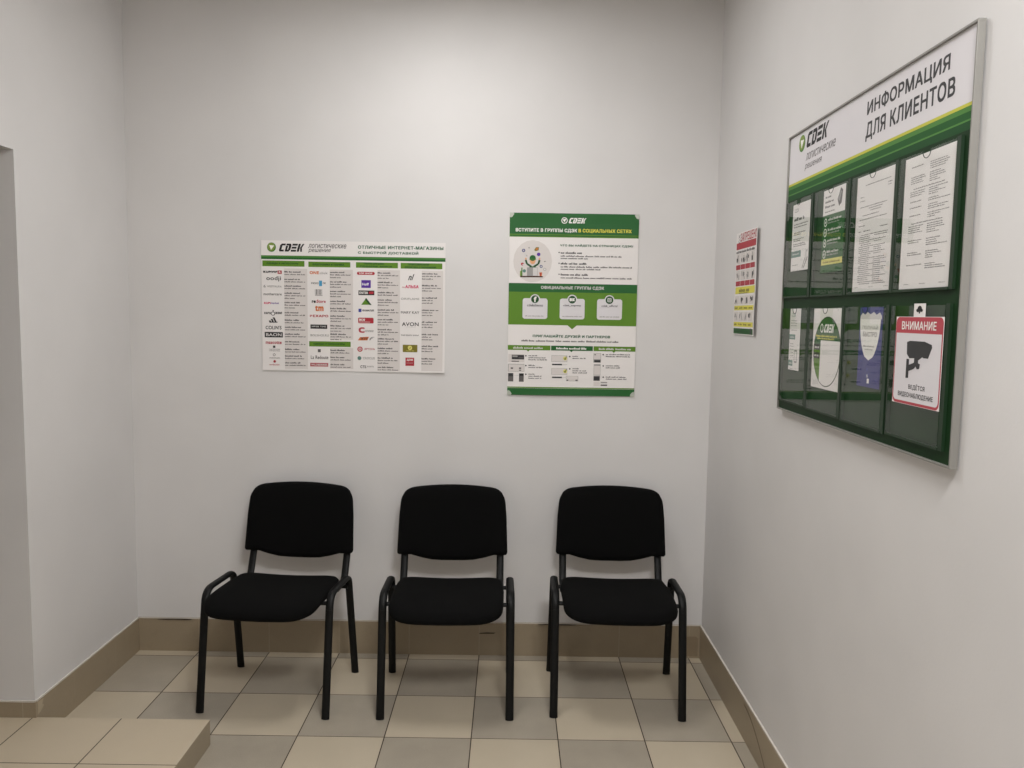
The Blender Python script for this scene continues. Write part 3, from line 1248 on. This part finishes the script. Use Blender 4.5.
# ------------------------------------------------------------------ social networks poster (back wall, right)
def warp2(u, v):
    return 0.0014 + 0.0010 * sin(u / 583 * 2 * pi + 0.4) * (0.4 + v / 824) + 0.004 * max(0.0, (v - 760) / 64) ** 2 * sin(u / 583 * pi) \
        + 0.0025 * max(0.0, (40 - v) / 40) * sin(u / 583 * pi * 2) ** 2


QW, QH = 583, 824
t = thing('social_networks_poster', 'tall green and white poster inviting to social network groups, above the right-hand chair', 'poster', (0.28, YB - 0.0024, 1.238))
O2 = (-0.0125, YB - 0.0024, 2.063)
base_sheet('sheet', t, QW, QH, R1, U1, O2, INK['paper'], warp2)
S = Sheet(warp2)


def c2(x, y):        # enlarged crop of 576 x 768 -> millimetres
    k = (y - 32) / 700
    xl_ = 38 - 7 * k
    w_ = 498 - 13 * k
    return ((x - xl_) / w_ * QW, (y - 32 - (x - 38) * 0.010) / 700 * QH)


def R_(part, x0, y0, x1, y1, key, layer=1):
    a, b = c2(x0, y0), c2(x1, y1)
    S.rect(part, a[0], a[1], b[0], b[1], key, layer)


def T_(part, body, x0, y0, x1, y1, key, layer=3, **kw):
    a, b = c2(x0, y0), c2(x1, y1)
    S.text(part, body, a[0], a[1], b[0] - a[0], b[1] - a[1], key, layer, **kw)


S.rect('header_band', 0, 0, QW, 103, 'green', 1)
S.rect('header_band', 0, 94, QW, 98, 'leaf', 2)
S.rect('header_band', 0, 103, QW, 107, 'leaf', 1)
a = c2(248, 61)
S.ellipse('logo', a[0], a[1], 14, 14, 'white', 3)
S.ellipse('logo', a[0], a[1], 10.5, 10.5, 'green', 4)
S.poly('logo', [(a[0] - 9, a[1] - 4), (a[0] + 8, a[1] - 8), (a[0] + 1, a[1] + 8)], 'white', 5)
a, b = c2(264, 51), c2(330, 72)
cdek_letters(S, 'logo', a[0], a[1], b[0] - a[0] - 6, b[1] - a[1], 'white', 3)
T_('heading#0', 'ВСТУПИТЕ В ГРУППЫ СДЭК', 61, 90, 297, 108, 'white', bold=0.04)
T_('heading#1', 'В СОЦИАЛЬНЫХ СЕТЯХ', 302, 92, 506, 110, 'yellow', bold=0.04)
T_('heading#2', 'ЧТО ВЫ НАЙДЕТЕ НА СТРАНИЦАХ СДЭК?', 232, 149, 512, 163, 'title', bold=0.04)
for k, (y, w0, ls) in enumerate(((179, 82, (235, 105)), (220, 102, (276, 155)), (262, 115, (276,)))):
    FP = next_part('fine_print')
    a = c2(227, y + 3)
    S.ellipse(FP, a[0] + 1, a[1], 3, 3, 'dark', 2, 10)
    a = c2(234, y)
    S.words(FP, a[0], a[1], w0 * 1.17, 9, 'dark', 2, seed=k)
    for j, w in enumerate(ls):
        a = c2(234, y + 13 + j * 9)
        S.words(FP, a[0], a[1], w * 1.17, 7, 'text', 2, seed=k + j + 5)
# drawing: a person in a green cap with raised arms behind a laptop, small icons around
D = 'illustration'


def c2b(x, y):       # enlarged drawing -> the crop above
    return c2((508 + x * 68 / 1024 - 500) * 3.84, (238 + y * 68 / 1024 - 205) * 3.84)


def EL(x, y, r, key, layer=2, ry=None):
    a = c2b(x, y)
    S.ellipse(D, a[0], a[1], r * .287, (ry or r) * .287, key, layer, 20)


def PL(pts, key, layer=2):
    S.poly(D, [c2b(*p) for p in pts], key, layer)


EL(375, 350, 305, 'mist', 1, 330)
PL([(188, 570), (528, 570), (528, 590), (188, 590)], 'boot', 3)
for sgn in (-1, 1):
    sx = 375
    for p, q in (((-105, 330), (-85, 390)), ((-85, 390), (-20, 430))):
        a, b = c2b(sx + sgn * -p[0] * -1, p[1]), c2b(sx + sgn * -q[0] * -1, q[1])
        S.seg(D, a, b, 8.5, 'deep', 3)
    EL(375 + sgn * 103, 312, 15, 'skin', 4)
PL([(330, 425), (420, 425), (450, 560), (300, 560)], 'green', 2)
EL(375, 340, 46, 'skin', 4, 56)
EL(375, 302, 48, 'green', 5, 46)
PL([(325, 312), (425, 312), (425, 326), (325, 326)], 'line', 6)
PL([(290, 442), (450, 442), (450, 570), (290, 570)], 'grey', 6)
PL([(380, 446), (446, 446), (446, 566), (380, 566)], 'pale', 7)
EL(238, 190, 26, 'navy')
EL(238, 190, 12, 'pale', 3)
PL([(395, 185), (425, 140), (468, 140), (465, 185), (420, 200)], 'olive')
EL(440, 165, 16, 'orange', 3)
EL(465, 247, 28, 'violet')
EL(262, 248, 20, 'pale', 2)
a, b = c2b(275, 258), c2b(296, 276)
S.seg(D, a, b, 2.5, 'grey', 3)
EL(222, 393, 24, 'red')
EL(232, 400, 12, 'pale', 3)
EL(503, 427, 23, 'navy')
EL(503, 427, 12, 'pale', 3)
EL(558, 470, 22, 'grey')
EL(558, 470, 14, 'paper', 3)
PL([(545, 345), (575, 350), (555, 362)], 'dark')
PL([(305, 140), (335, 140), (320, 165)], 'grey')
PL([(185, 500), (205, 490), (210, 570), (185, 570)], 'lime', 2)
PL([(205, 445), (222, 445), (222, 570), (205, 570)], 'line', 3)
EL(250, 495, 26, 'teal', 3)
PL([(235, 520), (268, 520), (265, 570), (238, 570)], 'pale', 4)
PL([(475, 515), (520, 515), (512, 570), (482, 570)], 'orange', 3)
PL([(484, 525), (505, 525), (500, 560), (490, 560)], 'red', 4)
# official groups
a, b = c2(38, 299), c2(528, 333)
S.rect('groups_band', 0, a[1], QW, a[1] + 39, 'green', 1)
S.rect('groups_band', 0, a[1] + 39, QW, a[1] + 188, 'leaf', 1)
mid = QW / 2
S.poly('groups_band', [(mid - 21, a[1] + 188), (mid + 21, a[1] + 188), (mid, a[1] + 206)], 'leaf', 1)
T_('heading#3', 'ОФИЦИАЛЬНЫЕ ГРУППЫ СДЭК', 159, 309, 401, 326, 'pale', bold=0.035)
for k, xc in enumerate((136, 278.5, 421.5)):
    a, b = c2(xc - 47, 357 + k), c2(xc + 47, 437 + k)
    S.rrect('group_card#%d' % k, a[0], a[1], b[0], b[1], 11, 'card', 2)
    a = c2(xc, 361 + k)
    S.ellipse('group_card#%d' % k, a[0], a[1], 22.5, 22.5, 'card', 3)
    S.ellipse('group_card#%d' % k, a[0], a[1], 17.5, 17.5, 'deep', 4)
    u, v = a
    if k == 0:
        S.text('group_card#%d' % k, 'f', u - 5.5, v - 12, 13, 25, 'white', 5, bold=0.05)
    elif k == 1:
        S.text('group_card#%d' % k, 'вк', u - 12, v - 7, 24, 14, 'white', 5, bold=0.08)
    else:
        S.rrect('group_card#%d' % k, u - 9, v - 9, u + 9, v + 9, 4, 'white', 5)
        S.rrect('group_card#%d' % k, u - 6.5, v - 6.5, u + 6.5, v + 6.5, 3, 'deep', 6)
        S.ellipse('group_card#%d' % k, u, v, 4.5, 4.5, 'white', 7, 16)
        S.ellipse('group_card#%d' % k, u, v, 2.6, 2.6, 'deep', 8, 16)
    T_('group_card#%d' % k, ('cdekclients', 'vk.com_cdek_express', 'cdek_official')[k] if k != 1 else 'cdek_express', xc - 30 - 4 * (k == 1), 379 + k, xc + 30 + 4 * (k == 1), 389 + k, 'dark', 4, bold=0.01)
    a = c2(xc - 38, 423 + k)
    S.words('group_card#%d' % k, a[0], a[1], 90, 4.5, 'grey', 4, seed=k)
# invite friends
T_('heading#4', 'ПРИГЛАШАЙТЕ ДРУЗЕЙ И ПАРТНЕРОВ', 128, 495, 424, 512, 'title', bold=0.045)
a = c2(85, 517)
S.words('fine_print', a[0], a[1], 442, 8, 'text', 2, seed=77)
a = c2(32, 538)
for k in range(3):
    u0, u1 = QW * k / 3 + (3 if k else 0), QW * (k + 1) / 3
    S.rect('column_heading#%d' % k, u0, a[1], u1, a[1] + 22, 'green' if k == 1 else 'leaf', 1)
    S.poly('column_heading#%d' % k, [(u0 + 86, a[1] + 22), (u0 + 100, a[1] + 22), (u0 + 93, a[1] + 29)], 'green' if k == 1 else 'leaf', 1)
    S.words('column_heading#%d' % k, u0 + 24, a[1] + 7, 146, 9, 'white' if k == 1 else 'pale', 3, seed=90 + k)
SS = next_part('screenshot')
R_(SS, 35, 573, 96, 605, 'mist', 1)
R_(SS, 48, 576, 95, 594, 'dark', 2)
R_(SS, 50, 578, 70, 585, 'grey', 3)
R_(SS, 74, 584, 92, 590, 'text', 3)
R_(SS, 47, 599, 76, 603, 'text', 2)
SS = next_part('screenshot')
R_(SS, 34, 611, 96, 642, 'grey', 1)
R_(SS, 36, 613, 95, 641, 'mist', 2)
R_(SS, 44, 625, 53, 631, 'text', 3)
R_(SS, 76, 625, 84, 631, 'text', 3)
R_(SS, 76, 634, 84, 638, 'text', 3)
SS = next_part('screenshot')
R_(SS, 34, 647, 54, 680, 'text', 1)
R_(SS, 36, 648, 52, 660, 'dark', 2)
SS = next_part('screenshot')
R_(SS, 76, 648, 94, 681, 'text', 1)
R_(SS, 77, 649, 93, 658, 'black', 2)
R_(SS, 55, 655, 74, 657, 'pale', 1)
for y in (577, 627):
    SS = next_part('screenshot')
    R_(SS, 200, y, 260, y + 26, 'grey', 1)
    R_(SS, 201, y + 1, 259, y + 25, 'mist', 2)
    a = c2(252, y + 12)
    S.ellipse(SS, a[0], a[1], 9, 9, 'paleyel', 3)
    S.seg(SS, (a[0] - 4, a[1]), (a[0], a[1] + 6), 3, 'deep', 4)
    S.seg(SS, (a[0], a[1] + 6), (a[0] + 6, a[1] - 9), 3, 'deep', 4)
    R_(SS, 202, y + 33, 240, y + 39, 'dark', 2)
    R_(SS, 242, y + 34, 260, y + 38, 'pale', 2)
SS = next_part('screenshot')
R_(SS, 256, 657, 302, 678, 'grey', 1)
R_(SS, 257, 658, 301, 677, 'mist', 2)
R_(SS, 258, 672, 264, 676, 'dark', 3)
R_(SS, 292, 672, 300, 676, 'dark', 3)
SS = next_part('screenshot')
R_(SS, 361, 568, 389, 605, 'grey', 1)
R_(SS, 362, 569, 388, 592, 'mist', 2)
R_(SS, 364, 572, 370, 576, 'text', 3)
R_(SS, 364, 595, 387, 604, 'dark', 2)
SS = next_part('screenshot')
R_(SS, 362, 611, 387, 655, 'grey', 1)
R_(SS, 363, 617, 386, 653, 'mist', 2)
SS = next_part('screenshot')
R_(SS, 361, 657, 385, 676, 'text', 1)
R_(SS, 363, 659, 383, 674, 'dark', 2)
SS = next_part('screenshot')
R_(SS, 361, 679, 385, 696, 'mist', 1)
SS = next_part('screenshot')
R_(SS, 388, 680, 413, 685, 'grey', 1)
SS = next_part('screenshot')
R_(SS, 388, 690, 413, 696, 'text', 1)
for (x, y, w, n) in ((102, 577, 76, 3), (102, 615, 57, 2), (102, 649, 53, 3), (270, 579, 55, 2), (270, 627, 60, 3), (398, 571, 100, 2), (398, 615, 62, 2), (398, 659, 85, 2)):
    FP = next_part('fine_print')
    a = c2(x, y)
    S.ellipse(FP, a[0], a[1] + 3, 3.6, 3.6, 'dark', 2, 12)
    for j in range(n):
        a = c2(x + 10, y - 1 + j * 8)
        S.words(FP, a[0], a[1], (w * (0.45 if j == 0 and n > 1 and x < 390 else 0.95)) * 1.17, 5.6, 'text', 2, seed=x + y + j)
S.rect('footer_band', 0, QH - 32, QW, QH, 'green', 1)
S.rect('footer_band', 0, QH - 38, QW, QH - 33, 'leaf', 1)
S.build(t, R1, U1, O2)
# corner fixings: little folded clear patches
TAPE = base_mat('frosted corner patch', (178, 184, 172), 0.35)
for (u, v, du, dv) in ((0, 0, 1, 1), (QW, 0, -1, 1), (0, QH, 1, -1), (QW, QH, -1, -1)):
    b = bmesh.new()
    pts = [(0, 0), (17, 0), (20, 6), (12, 18), (4, 22), (0, 18)]
    vs0, vs1 = [], []
    for (pu, pv) in pts:
        uu, vv = u + du * pu, v + dv * pv
        z = warp2(min(max(uu, 0), QW), min(max(vv, 0), QH)) + 0.0012
        base = Vector(O2) + Vector((uu / 1000, 0, -vv / 1000)) - t.location
        vs0.append(b.verts.new(base + Vector((0, -z, 0))))
        vs1.append(b.verts.new(base + Vector((0, -z - 0.0016 * (1 if pu < 15 else 0.3), 0))))
    b.faces.new(vs0)
    b.faces.new(list(reversed(vs1)))
    n = len(pts)
    for i in range(n):
        b.faces.new((vs0[i], vs1[i], vs1[(i + 1) % n], vs0[(i + 1) % n]))
    bmesh.ops.recalc_face_normals(b, faces=b.faces)
    obj('corner_patch', b, TAPE, t)

# ------------------------------------------------------------------ red and yellow notice (right wall)
NW, NH = 304, 408


def warp3(u, v):
    return 0.0014 + 0.0012 * sin(v / 408 * pi * 3) + 0.006 * max(0, (u - 240) / 52) ** 2


RR, RU = (0, -1, 0), (0, 0, 1)
O3 = (XR - 0.0022, 3.270, 1.948)
t = thing('prohibited_items_notice', 'narrow red, white, yellow and green notice stuck on the right-hand wall before the board', 'notice', (XR - 0.0022, 3.13, 1.54))
base_sheet('sheet', t, NW, NH, RR, RU, O3, INK['paper'], warp3)
S = Sheet(warp3)


def row(part, a, b, key, layer=1, u0=8, u1=275):
    S.rect(part, u0, a * NH, u1, b * NH, key, layer)


S.text('heading', 'К', 34, 8, 24, 16, 'dark', 2)
S.text('heading', 'О', 34, 27, 24, 14, 'dark', 2)
S.text('heading', 'ЗАПРЕЩЕНО', 62, 4, 214, 40, 'red', 2, bold=0.02)
row('red_band', .10, .165, 'red')
S.words('heading', 10, 72, 245, 10, 'text', 2, seed=3)


def pics(a, b, seed):
    D = 'drawings#%d' % seed
    rnd = random.Random(seed)
    h = (b - a) * NH
    for k in range(4):
        u0 = 10 + k * 64
        S.rect(D, u0, a * NH, u0 + 58, b * NH, 'mist', 1)
        for j in range(4):
            u1 = u0 + rnd.uniform(6, 44)
            v1 = a * NH + rnd.uniform(.1, .5) * h
            if rnd.random() < .5:
                S.seg(D, (u1, v1), (u1 + rnd.uniform(-10, 14), v1 + h * .45), rnd.uniform(3, 8), rnd.choice(['dark', 'text', 'grey']), 2)
            else:
                S.rrect(D, u1 - 5, v1, u1 + rnd.uniform(4, 14), v1 + h * rnd.uniform(.25, .5), 2, rnd.choice(['dark', 'text', 'grey', 'black']), 2)


pics(.205, .305, 1)
pics(.37, .468, 2)
pics(.62, .705, 3)
pics(.775, .868, 4)
for a in (.315, .475):
    for k in range(4):
        S.rect('red_labels#%d' % (a * 1000), 8 + k * 64, a * NH, 68 + k * 64, (a + .048) * NH, 'red', 1)
        S.words('red_labels#%d' % (a * 1000), 14 + k * 64, (a + .014) * NH, 46, 7, 'rose', 2, seed=k)
row('yellow_band', .532, .60, 'yellow')
S.words('yellow_band', 60, .545 * NH, 150, 16, 'olive', 2, seed=8)
S.words('yellow_band', 60, .588 * NH, 130, 5, 'olive', 2, seed=9)
for a in (.715, .876):
    YL = 'yellow_labels#%d' % (a * 1000)
    row(YL, a, a + .046, 'yellow')
    for k in range(4):
        S.words(YL, 14 + k * 64, (a + .012) * NH, 44, 8, 'olive', 2, seed=k + 4)
row('green_band', .938, .992, 'boardmid')
S.words('green_band', 30, .955 * NH, 180, 9, 'boarddeep', 2, seed=4)
S.rect('green_band', 232, .935 * NH, 250, .99 * NH, 'dark', 2)
S.build(t, RR, RU, O3)

# ------------------------------------------------------------------ the information board (right wall)
BT = 0.0175                      # how far the face stands off the wall
BX, BY, BZ = XR - BT, 2.6521, 2.1971
BW, BH = 1057, 892
t = thing('information_board', 'large green framed information board with clear pockets on the right-hand wall', 'notice board', (BX, BY - BW / 2000, BZ - BH / 1000))
BO = (BX, BY, BZ)


def bp(u, v, z=0.0):            # board millimetres -> room
    return Vector((BX - z, BY - u / 1000, BZ - v / 1000))


def board_box(bm, u0, u1, v0, v1, z0, z1, bev=0.0):
    a, b = bp(u0, v1, z1) - t.location, bp(u1, v0, z0) - t.location
    return box(bm, min(a.x, b.x), max(a.x, b.x), min(a.y, b.y), max(a.y, b.y), min(a.z, b.z), max(a.z, b.z), 0, bev)


# z is measured from the frame's face outwards; the panel sits 3 mm behind it
PZ = -0.004
b = bmesh.new()
board_box(b, 4, BW - 4, 4, BH - 4, -0.0125, PZ)
obj('panel', b, INK['board'], t)
for nm, args in (('frame_rail', (0, BW, 0, 5)), ('frame_rail', (0, BW, BH - 5, BH)), ('frame_rail', (0, 5, 5, BH - 5)), ('frame_rail', (BW - 5, BW, 5, BH - 5))):
    b = bmesh.new()
    board_box(b, *args, -0.0140, 0.002, 0.0008)
    obj(nm, b, ALU, t)
S = Sheet(None, 0.0002)
S.rect('header', 5, 5, BW - 5, 154, 'card', 1)
S.rect('header', 5, 154, BW - 5, 161, 'boardyel', 1)
S.rect('header', 5, 161, BW - 5, 172, 'line', 1)
S.rect('header', 5, 172, BW - 5, 187, 'boardmid', 1)
S.rect('header', 5, 187, BW - 5, 191, 'line', 1)
S.rect('header', 5, 191, BW - 5, 208, 'boarddeep', 1)
arrow_ball(S, 'logo', 110, 41, 26, 26, layer=3)
cdek_letters(S, 'logo', 147, 18, 158, 45, 'black', 3)
S.text('logo', 'логистические', 149, 80, 224, 22, 'text', 2, shear=0.25, bold=0.008)
S.text('logo', 'решения', 142, 112, 135, 20, 'text', 2, shear=0.25, bold=0.008)
S.text('lettering', 'ИНФОРМАЦИЯ', 567, 31, 386, 42, 'dark', 2, bold=0.028)
S.text('lettering', 'ДЛЯ КЛИЕНТОВ', 565, 85, 413, 48, 'dark', 2, bold=0.028)
for o in S.build(t, RR, RU, bp(0, 0, PZ)).values():
    pass

# eight clear pockets, each with a finger notch at the top
POCKETS = [(22, 228, 216, 518), (262, 490, 217, 519), (520, 752, 218, 519), (778, 1010, 219, 519),
           (26, 240, 557, 855), (266, 490, 557, 857), (518, 746, 556, 859), (779, 1008, 556, 856)]


def pocket_mesh(u0, u1, v0, v1):
    b = bmesh.new()
    cu, r = (u0 + u1) / 2, 17
    pts = [(u0, v1), (u1, v1), (u1, v0)]
    for k in range(11):
        a = pi * k / 10
        pts.append((cu + r * cos(a), v0 + r * sin(a)))
    pts.append((u0, v0))
    fr = [b.verts.new(bp(u, v, 0.0042) - t.location) for u, v in pts]
    bk = [b.verts.new(bp(u, v, 0.0025) - t.location) for u, v in pts]
    b.faces.new(fr)
    b.faces.new(list(reversed(bk)))
    n = len(pts)
    for i in range(n):
        b.faces.new((fr[i], bk[i], bk[(i + 1) % n], fr[(i + 1) % n]))
    bmesh.ops.recalc_face_normals(b, faces=b.faces)
    return b


EDGE = base_mat('dark green pocket edge and shade', (18, 44, 22), 0.5)
for (u0, u1, v0, v1) in POCKETS:
    p = obj('pocket', pocket_mesh(u0, u1, v0, v1), ACRYL, t)
    b = bmesh.new()
    w = 5
    board_box(b, u0 - w, u0, v0, v1 + w, PZ, 0.0044)
    board_box(b, u1, u1 + 15, v0 - 3, v1 + w, PZ, 0.0030)  # wide right strip: shade beside the pocket, put in as dark green colour
    board_box(b, u0, u1, v1, v1 + w, PZ, 0.0044)
    obj('pocket_edge_shade', b, EDGE, p)
    b = bmesh.new()
    arc = [bp((u0 + u1) / 2 + 17 * cos(pi * k / 12), v0 + 17 * sin(pi * k / 12), 0.0036) - t.location for k in range(13)]
    sweep(b, arc, 0.0009, 0.0009, Vector((1, 0, 0)), 6)
    obj('finger_notch', b, EDGE, p)


# papers in the pockets
def paper(name, label, cat, u, v, w, h, key='paper', zoff=-0.0022, group='sheets in the board pockets'):
    q = thing(name, label, cat, tuple(bp(u + w / 2, v + h, zoff)), 0, group)
    base_sheet('sheet', q, w, h, RR, RU, bp(u, v, zoff), INK[key])
    s = Sheet(None, 0.0002)
    return q, s, bp(u, v, zoff)


# top row, farthest: leaflet
q, S, org = paper('leaflet', 'white leaflet with a grey green label in the top row pocket farthest along the board', 'leaflet', 62, 227, 148, 211)
S.text('print', 'СДЭК', 14, 14, 38, 13, 'text', 1)
S.words('print', 14, 42, 90, 11, 'dark', 1, seed=1)
for k, (v, w) in enumerate(((62, 120), (70, 110), (88, 100), (94, 60), (108, 90), (114, 60), (124, 100), (130, 110), (150, 60))):
    S.words('print', 14, v, w, 4, 'text', 1, seed=k)
S.rect('print', 0, 148, 84, 168, 'teal', 1)
S.words('print', 10, 155, 60, 5, 'pale', 2, seed=2)
S.seg('print', (100, 205), (138, 150), 5, 'grey', 1)
S.seg('print', (112, 205), (142, 172), 4, 'text', 2)
S.ellipse('print', 128, 165, 8, 16, 'pale', 2)
S.words('print', 12, 190, 50, 4, 'grey', 1, seed=12)
S.build(q, RR, RU, org)
# top row, second: green leaflet with white top
q, S, org = paper('green_leaflet', 'green leaflet with white top, round icons and a yellow strip', 'leaflet', 312, 220, 152, 236, 'boardmid')
S.rect('print', 0, 0, 152, 72, 'paper', 1)
for k, (v, w) in enumerate(((16, 40), (30, 60), (44, 70), (60, 70))):
    S.words('print', 14, v, w, 7 if k < 3 else 4, 'text', 2, seed=k)
S.poly('print', [(100, 36), (120, 6), (134, 14), (128, 48), (112, 56)], 'text', 2)
S.poly('print', [(104, 36), (120, 14), (126, 18), (116, 44)], 'grey', 3)
for k, v in enumerate((92, 121, 151, 183)):
    S.ellipse('print', 22, v, 11, 12, 'white', 1)
    S.ellipse('print', 22, v, 8, 9, 'boardmid', 2)
    S.rect('print', 19, v - 3, 25, v + 3, 'white', 3)
    S.words('print', 40, v - 10, 90, 7, 'pale', 1, seed=k)
    S.words('print', 40, v, 80, 5, 'grey', 1, seed=k + 9)
S.rect('print', 4, 197, 150, 214, 'paleyel', 2)
S.words('print', 18, 203, 116, 6, 'olive', 3, seed=4)
S.build(q, RR, RU, org)
# top row, third and fourth: printed A4 pages
q, S, org = paper('printed_form', 'white printed form in the third pocket of the top row', 'paper', 537, 221, 211, 296)
for k, (u, v, w) in enumerate(((50, 24, 135), (172, 34, 22), (172, 40, 18), (22, 52, 22), (22, 62, 26), (24, 78, 150), (74, 84, 74), (84, 90, 60), (40, 100, 90),
                               (24, 110, 150), (20, 126, 12), (34, 126, 22), (20, 140, 16), (50, 140, 40), (140, 136, 40))):
    S.words('print', u, v, w, 2.6, 'text', 1, seed=k)
for k in range(26):
    v = 150 + k * 5
    S.words('print', 28 + (k % 5 == 0) * 10, v, 60 if k % 3 else 145, 2.3, 'text', 1, seed=k + 40)
    if k % 3 == 1 or 6 < k < 9 or k > 12:
        S.words('print', 112, v, 40 + 30 * (k % 4 == 1), 2.3, 'text', 1, seed=k + 80)
for u in (12, 96, 176):
    S.words('print', u, 284, 22, 2.4, 'grey', 1, seed=u)
S.build(q, RR, RU, org)
q, S, org = paper('price_list_page', 'white two column printed page in the top row pocket nearest the viewer', 'paper', 791, 222, 211, 296)
rnd = random.Random(5)
v = 22
k = 0
while v < 262:
    n = rnd.choice((1, 2, 3, 4))
    if k % 4 == 2:
        S.words('print', 42, v, 130, 2.5, 'text', 1, seed=k)
        v += 6
    m_ = max(1, n - rnd.choice((0, 1, 2)))
    for j in range(m_):
        S.words('print', 30, v + j * 4.6, rnd.uniform(45, 66), 2.3, 'text', 1, seed=k * 7 + j)
    for j in range(n + 1):
        S.words('print', 110, v + j * 4.6, rnd.uniform(30, 88), 2.3, 'text', 1, seed=k * 9 + j)
    v += (n + 1) * 4.6 + (4 if v < 150 else 9)
    k += 1
for u in (22, 92, 172):
    S.words('print', u, 284, 24, 2.6, 'grey', 1, seed=u)
S.build(q, RR, RU, org)
# bottom row, farthest: narrow strip
q, S, org = paper('narrow_leaflet', 'narrow white strip leaflet in the bottom row pocket farthest along the board', 'leaflet', 80, 558, 92, 196)
S.text('print', 'СДЭК', 14, 14, 36, 14, 'teal', 1)
S.rect('print', 0, 82, 52, 98, 'teal', 1)
S.words('print', 8, 87, 36, 6, 'pale', 2, seed=1)
S.rect('print', 0, 165, 38, 183, 'teal', 1)
S.words('print', 6, 171, 26, 6, 'pale', 2, seed=2)
for k, v in enumerate((36, 44, 52, 66, 110, 118, 128, 138, 148, 190)):
    S.words('print', 10, v, 54 if k < 4 else 34, 3.4, 'grey', 1, seed=k)
S.rrect('print', 50, 130, 74, 172, 4, 'grey', 1)
S.rrect('print', 53, 136, 71, 166, 2, 'paper', 2)
S.build(q, RR, RU, org)
# bottom row, second: oval leaflet, its code left out
q, S, org = paper('oval_leaflet', 'white sheet with a large green oval, in the second pocket of the bottom row', 'leaflet', 281, 559, 205, 232)
cu, cv, ru, rv = 106, 124, 98, 101
S.ellipse('print', cu, cv, ru, rv, 'dark', 1, 48)
S.ellipse('print', cu, cv, ru - 2.5, rv - 2.5, 'leaf', 2, 48)
up_half = [(cu + (ru - 2.5) * cos(a), cv + (rv - 2.5) * sin(a)) for a in [pi + math.asin(0.14) + (pi - 2 * math.asin(0.14)) * k / 24 for k in range(25)]]
S.poly('print', up_half, 'boardmid', 3)
S.poly('print', [(62, 92), (cu + 94, 92)] + [(cu + (ru - 3) * cos(a), cv + (rv - 3) * sin(a)) for a in [-.2 + (pi * .66 + .2) * k / 20 for k in range(21)]], 'paper', 4)
S.ellipse('print', 66, 57, 11, 13, 'white', 4)
S.ellipse('print', 66, 57, 7, 9, 'boardmid', 5)
cdek_letters(S, 'print', 82, 45, 66, 24, 'white', 5)
S.words('print', 26, 76, 150, 6, 'yellow', 5, seed=3)
S.words('print', 36, 84, 120, 5, 'yellow', 5, seed=4)
S.rect('print', 14, 104, 58, 121, 'black', 5)
S.words('print', 20, 109, 32, 7, 'pale', 6, seed=5)
S.poly('print', [(12, 128), (58, 128), (58, 146), (14, 146)], 'black', 5)
S.words('print', 20, 133, 32, 7, 'pale', 6, seed=6)
S.build(q, RR, RU, org)
# bottom row, third: blue leaflet
q, S, org = paper('blue_leaflet', 'blue leaflet with a white shield in the third pocket of the bottom row', 'leaflet', 594, 558, 126, 202, 'navy')
sh = [(60 + 57 * math.sqrt(max(0.0, 1 - (k / 12) ** 1.9)), 28 + 106 * k / 12) for k in range(13)]
sh += [(120 - u_, v_) for u_, v_ in reversed(sh[:-1])]
S.poly('print', sh, 'white', 1)
S.poly('print', [(4, 22), (16, 14), (30, 19), (44, 12), (60, 18), (78, 12), (94, 19), (110, 13), (122, 22), (122, 30), (4, 30)], 'pale', 2)
S.text('print', 'ПОЛУЧАЙ', 20, 44, 84, 12, 'grey', 3)
S.text('print', 'БЫСТРО', 24, 62, 76, 12, 'text', 3)
S.words('print', 28, 96, 64, 4, 'grey', 3, seed=1)
S.words('print', 38, 104, 44, 4, 'grey', 3, seed=2)
rnd = random.Random(11)
for k in range(12):
    u, v = rnd.uniform(6, 108), rnd.uniform(118, 178)
    if abs(u - 60) < 26 and v < 140:
        continue
    S.seg('print', (u, v), (u + rnd.uniform(-12, 12), v + rnd.uniform(4, 12)), 1.6, 'blue', 1)
S.rect('print', 58, 180, 70, 192, 'white', 1)
S.text('print', 'Я', 54, 170, 8, 8, 'white', 1)
S.build(q, RR, RU, org)
# bottom row, nearest: video surveillance sign stuck on the pocket
q, S, org = paper('surveillance_sign', 'white warning sign with red border and a security camera drawing on the board', 'sign', 805, 581, 204, 198, 'paper', 0.0052)
S.rrect('print', 1, 1, 203, 197, 14, 'rose', 1)
S.rrect('print', 5, 37, 199, 191, 11, 'card', 2, (0, 0, 1, 1))
S.text('print', 'ВНИМАНИЕ', 28, 10.5, 148, 18.5, 'white', 3, bold=0.02)
S.poly('print', [(56, 57), (70, 54), (132, 54), (162, 60), (164, 66), (150, 90), (130, 90), (126, 88), (110, 96), (96, 92), (70, 93), (58, 84)], 'dark', 3)
S.poly('print', [(92, 90), (108, 90), (110, 102), (118, 104), (116, 114), (106, 116), (100, 110), (92, 116), (70, 122), (70, 138), (58, 138), (58, 95), (70, 95), (70, 108), (92, 102)], 'dark', 4)
S.text('print', 'ВЕДЁТСЯ', 73, 149, 70, 15, 'dark', 3, bold=0.02)
S.text('print', 'ВИДЕОНАБЛЮДЕНИЕ', 27, 170, 152, 13, 'dark', 3, bold=0.025)
S.build(q, RR, RU, org)
q, S, org = paper('white_tag', 'small white tag with a black mark above the red edged warning sign', 'tag', 881, 552, 49, 31, 'paper', 0.0048)
S.ellipse('print', 25, 11, 9, 6, 'black', 1)
S.ellipse('print', 18, 15, 7, 4, 'black', 2)
S.ellipse('print', 33, 15, 6, 3.5, 'black', 2)
S.rect('print', 23, 14, 28, 22, 'black', 3)
S.build(q, RR, RU, org)
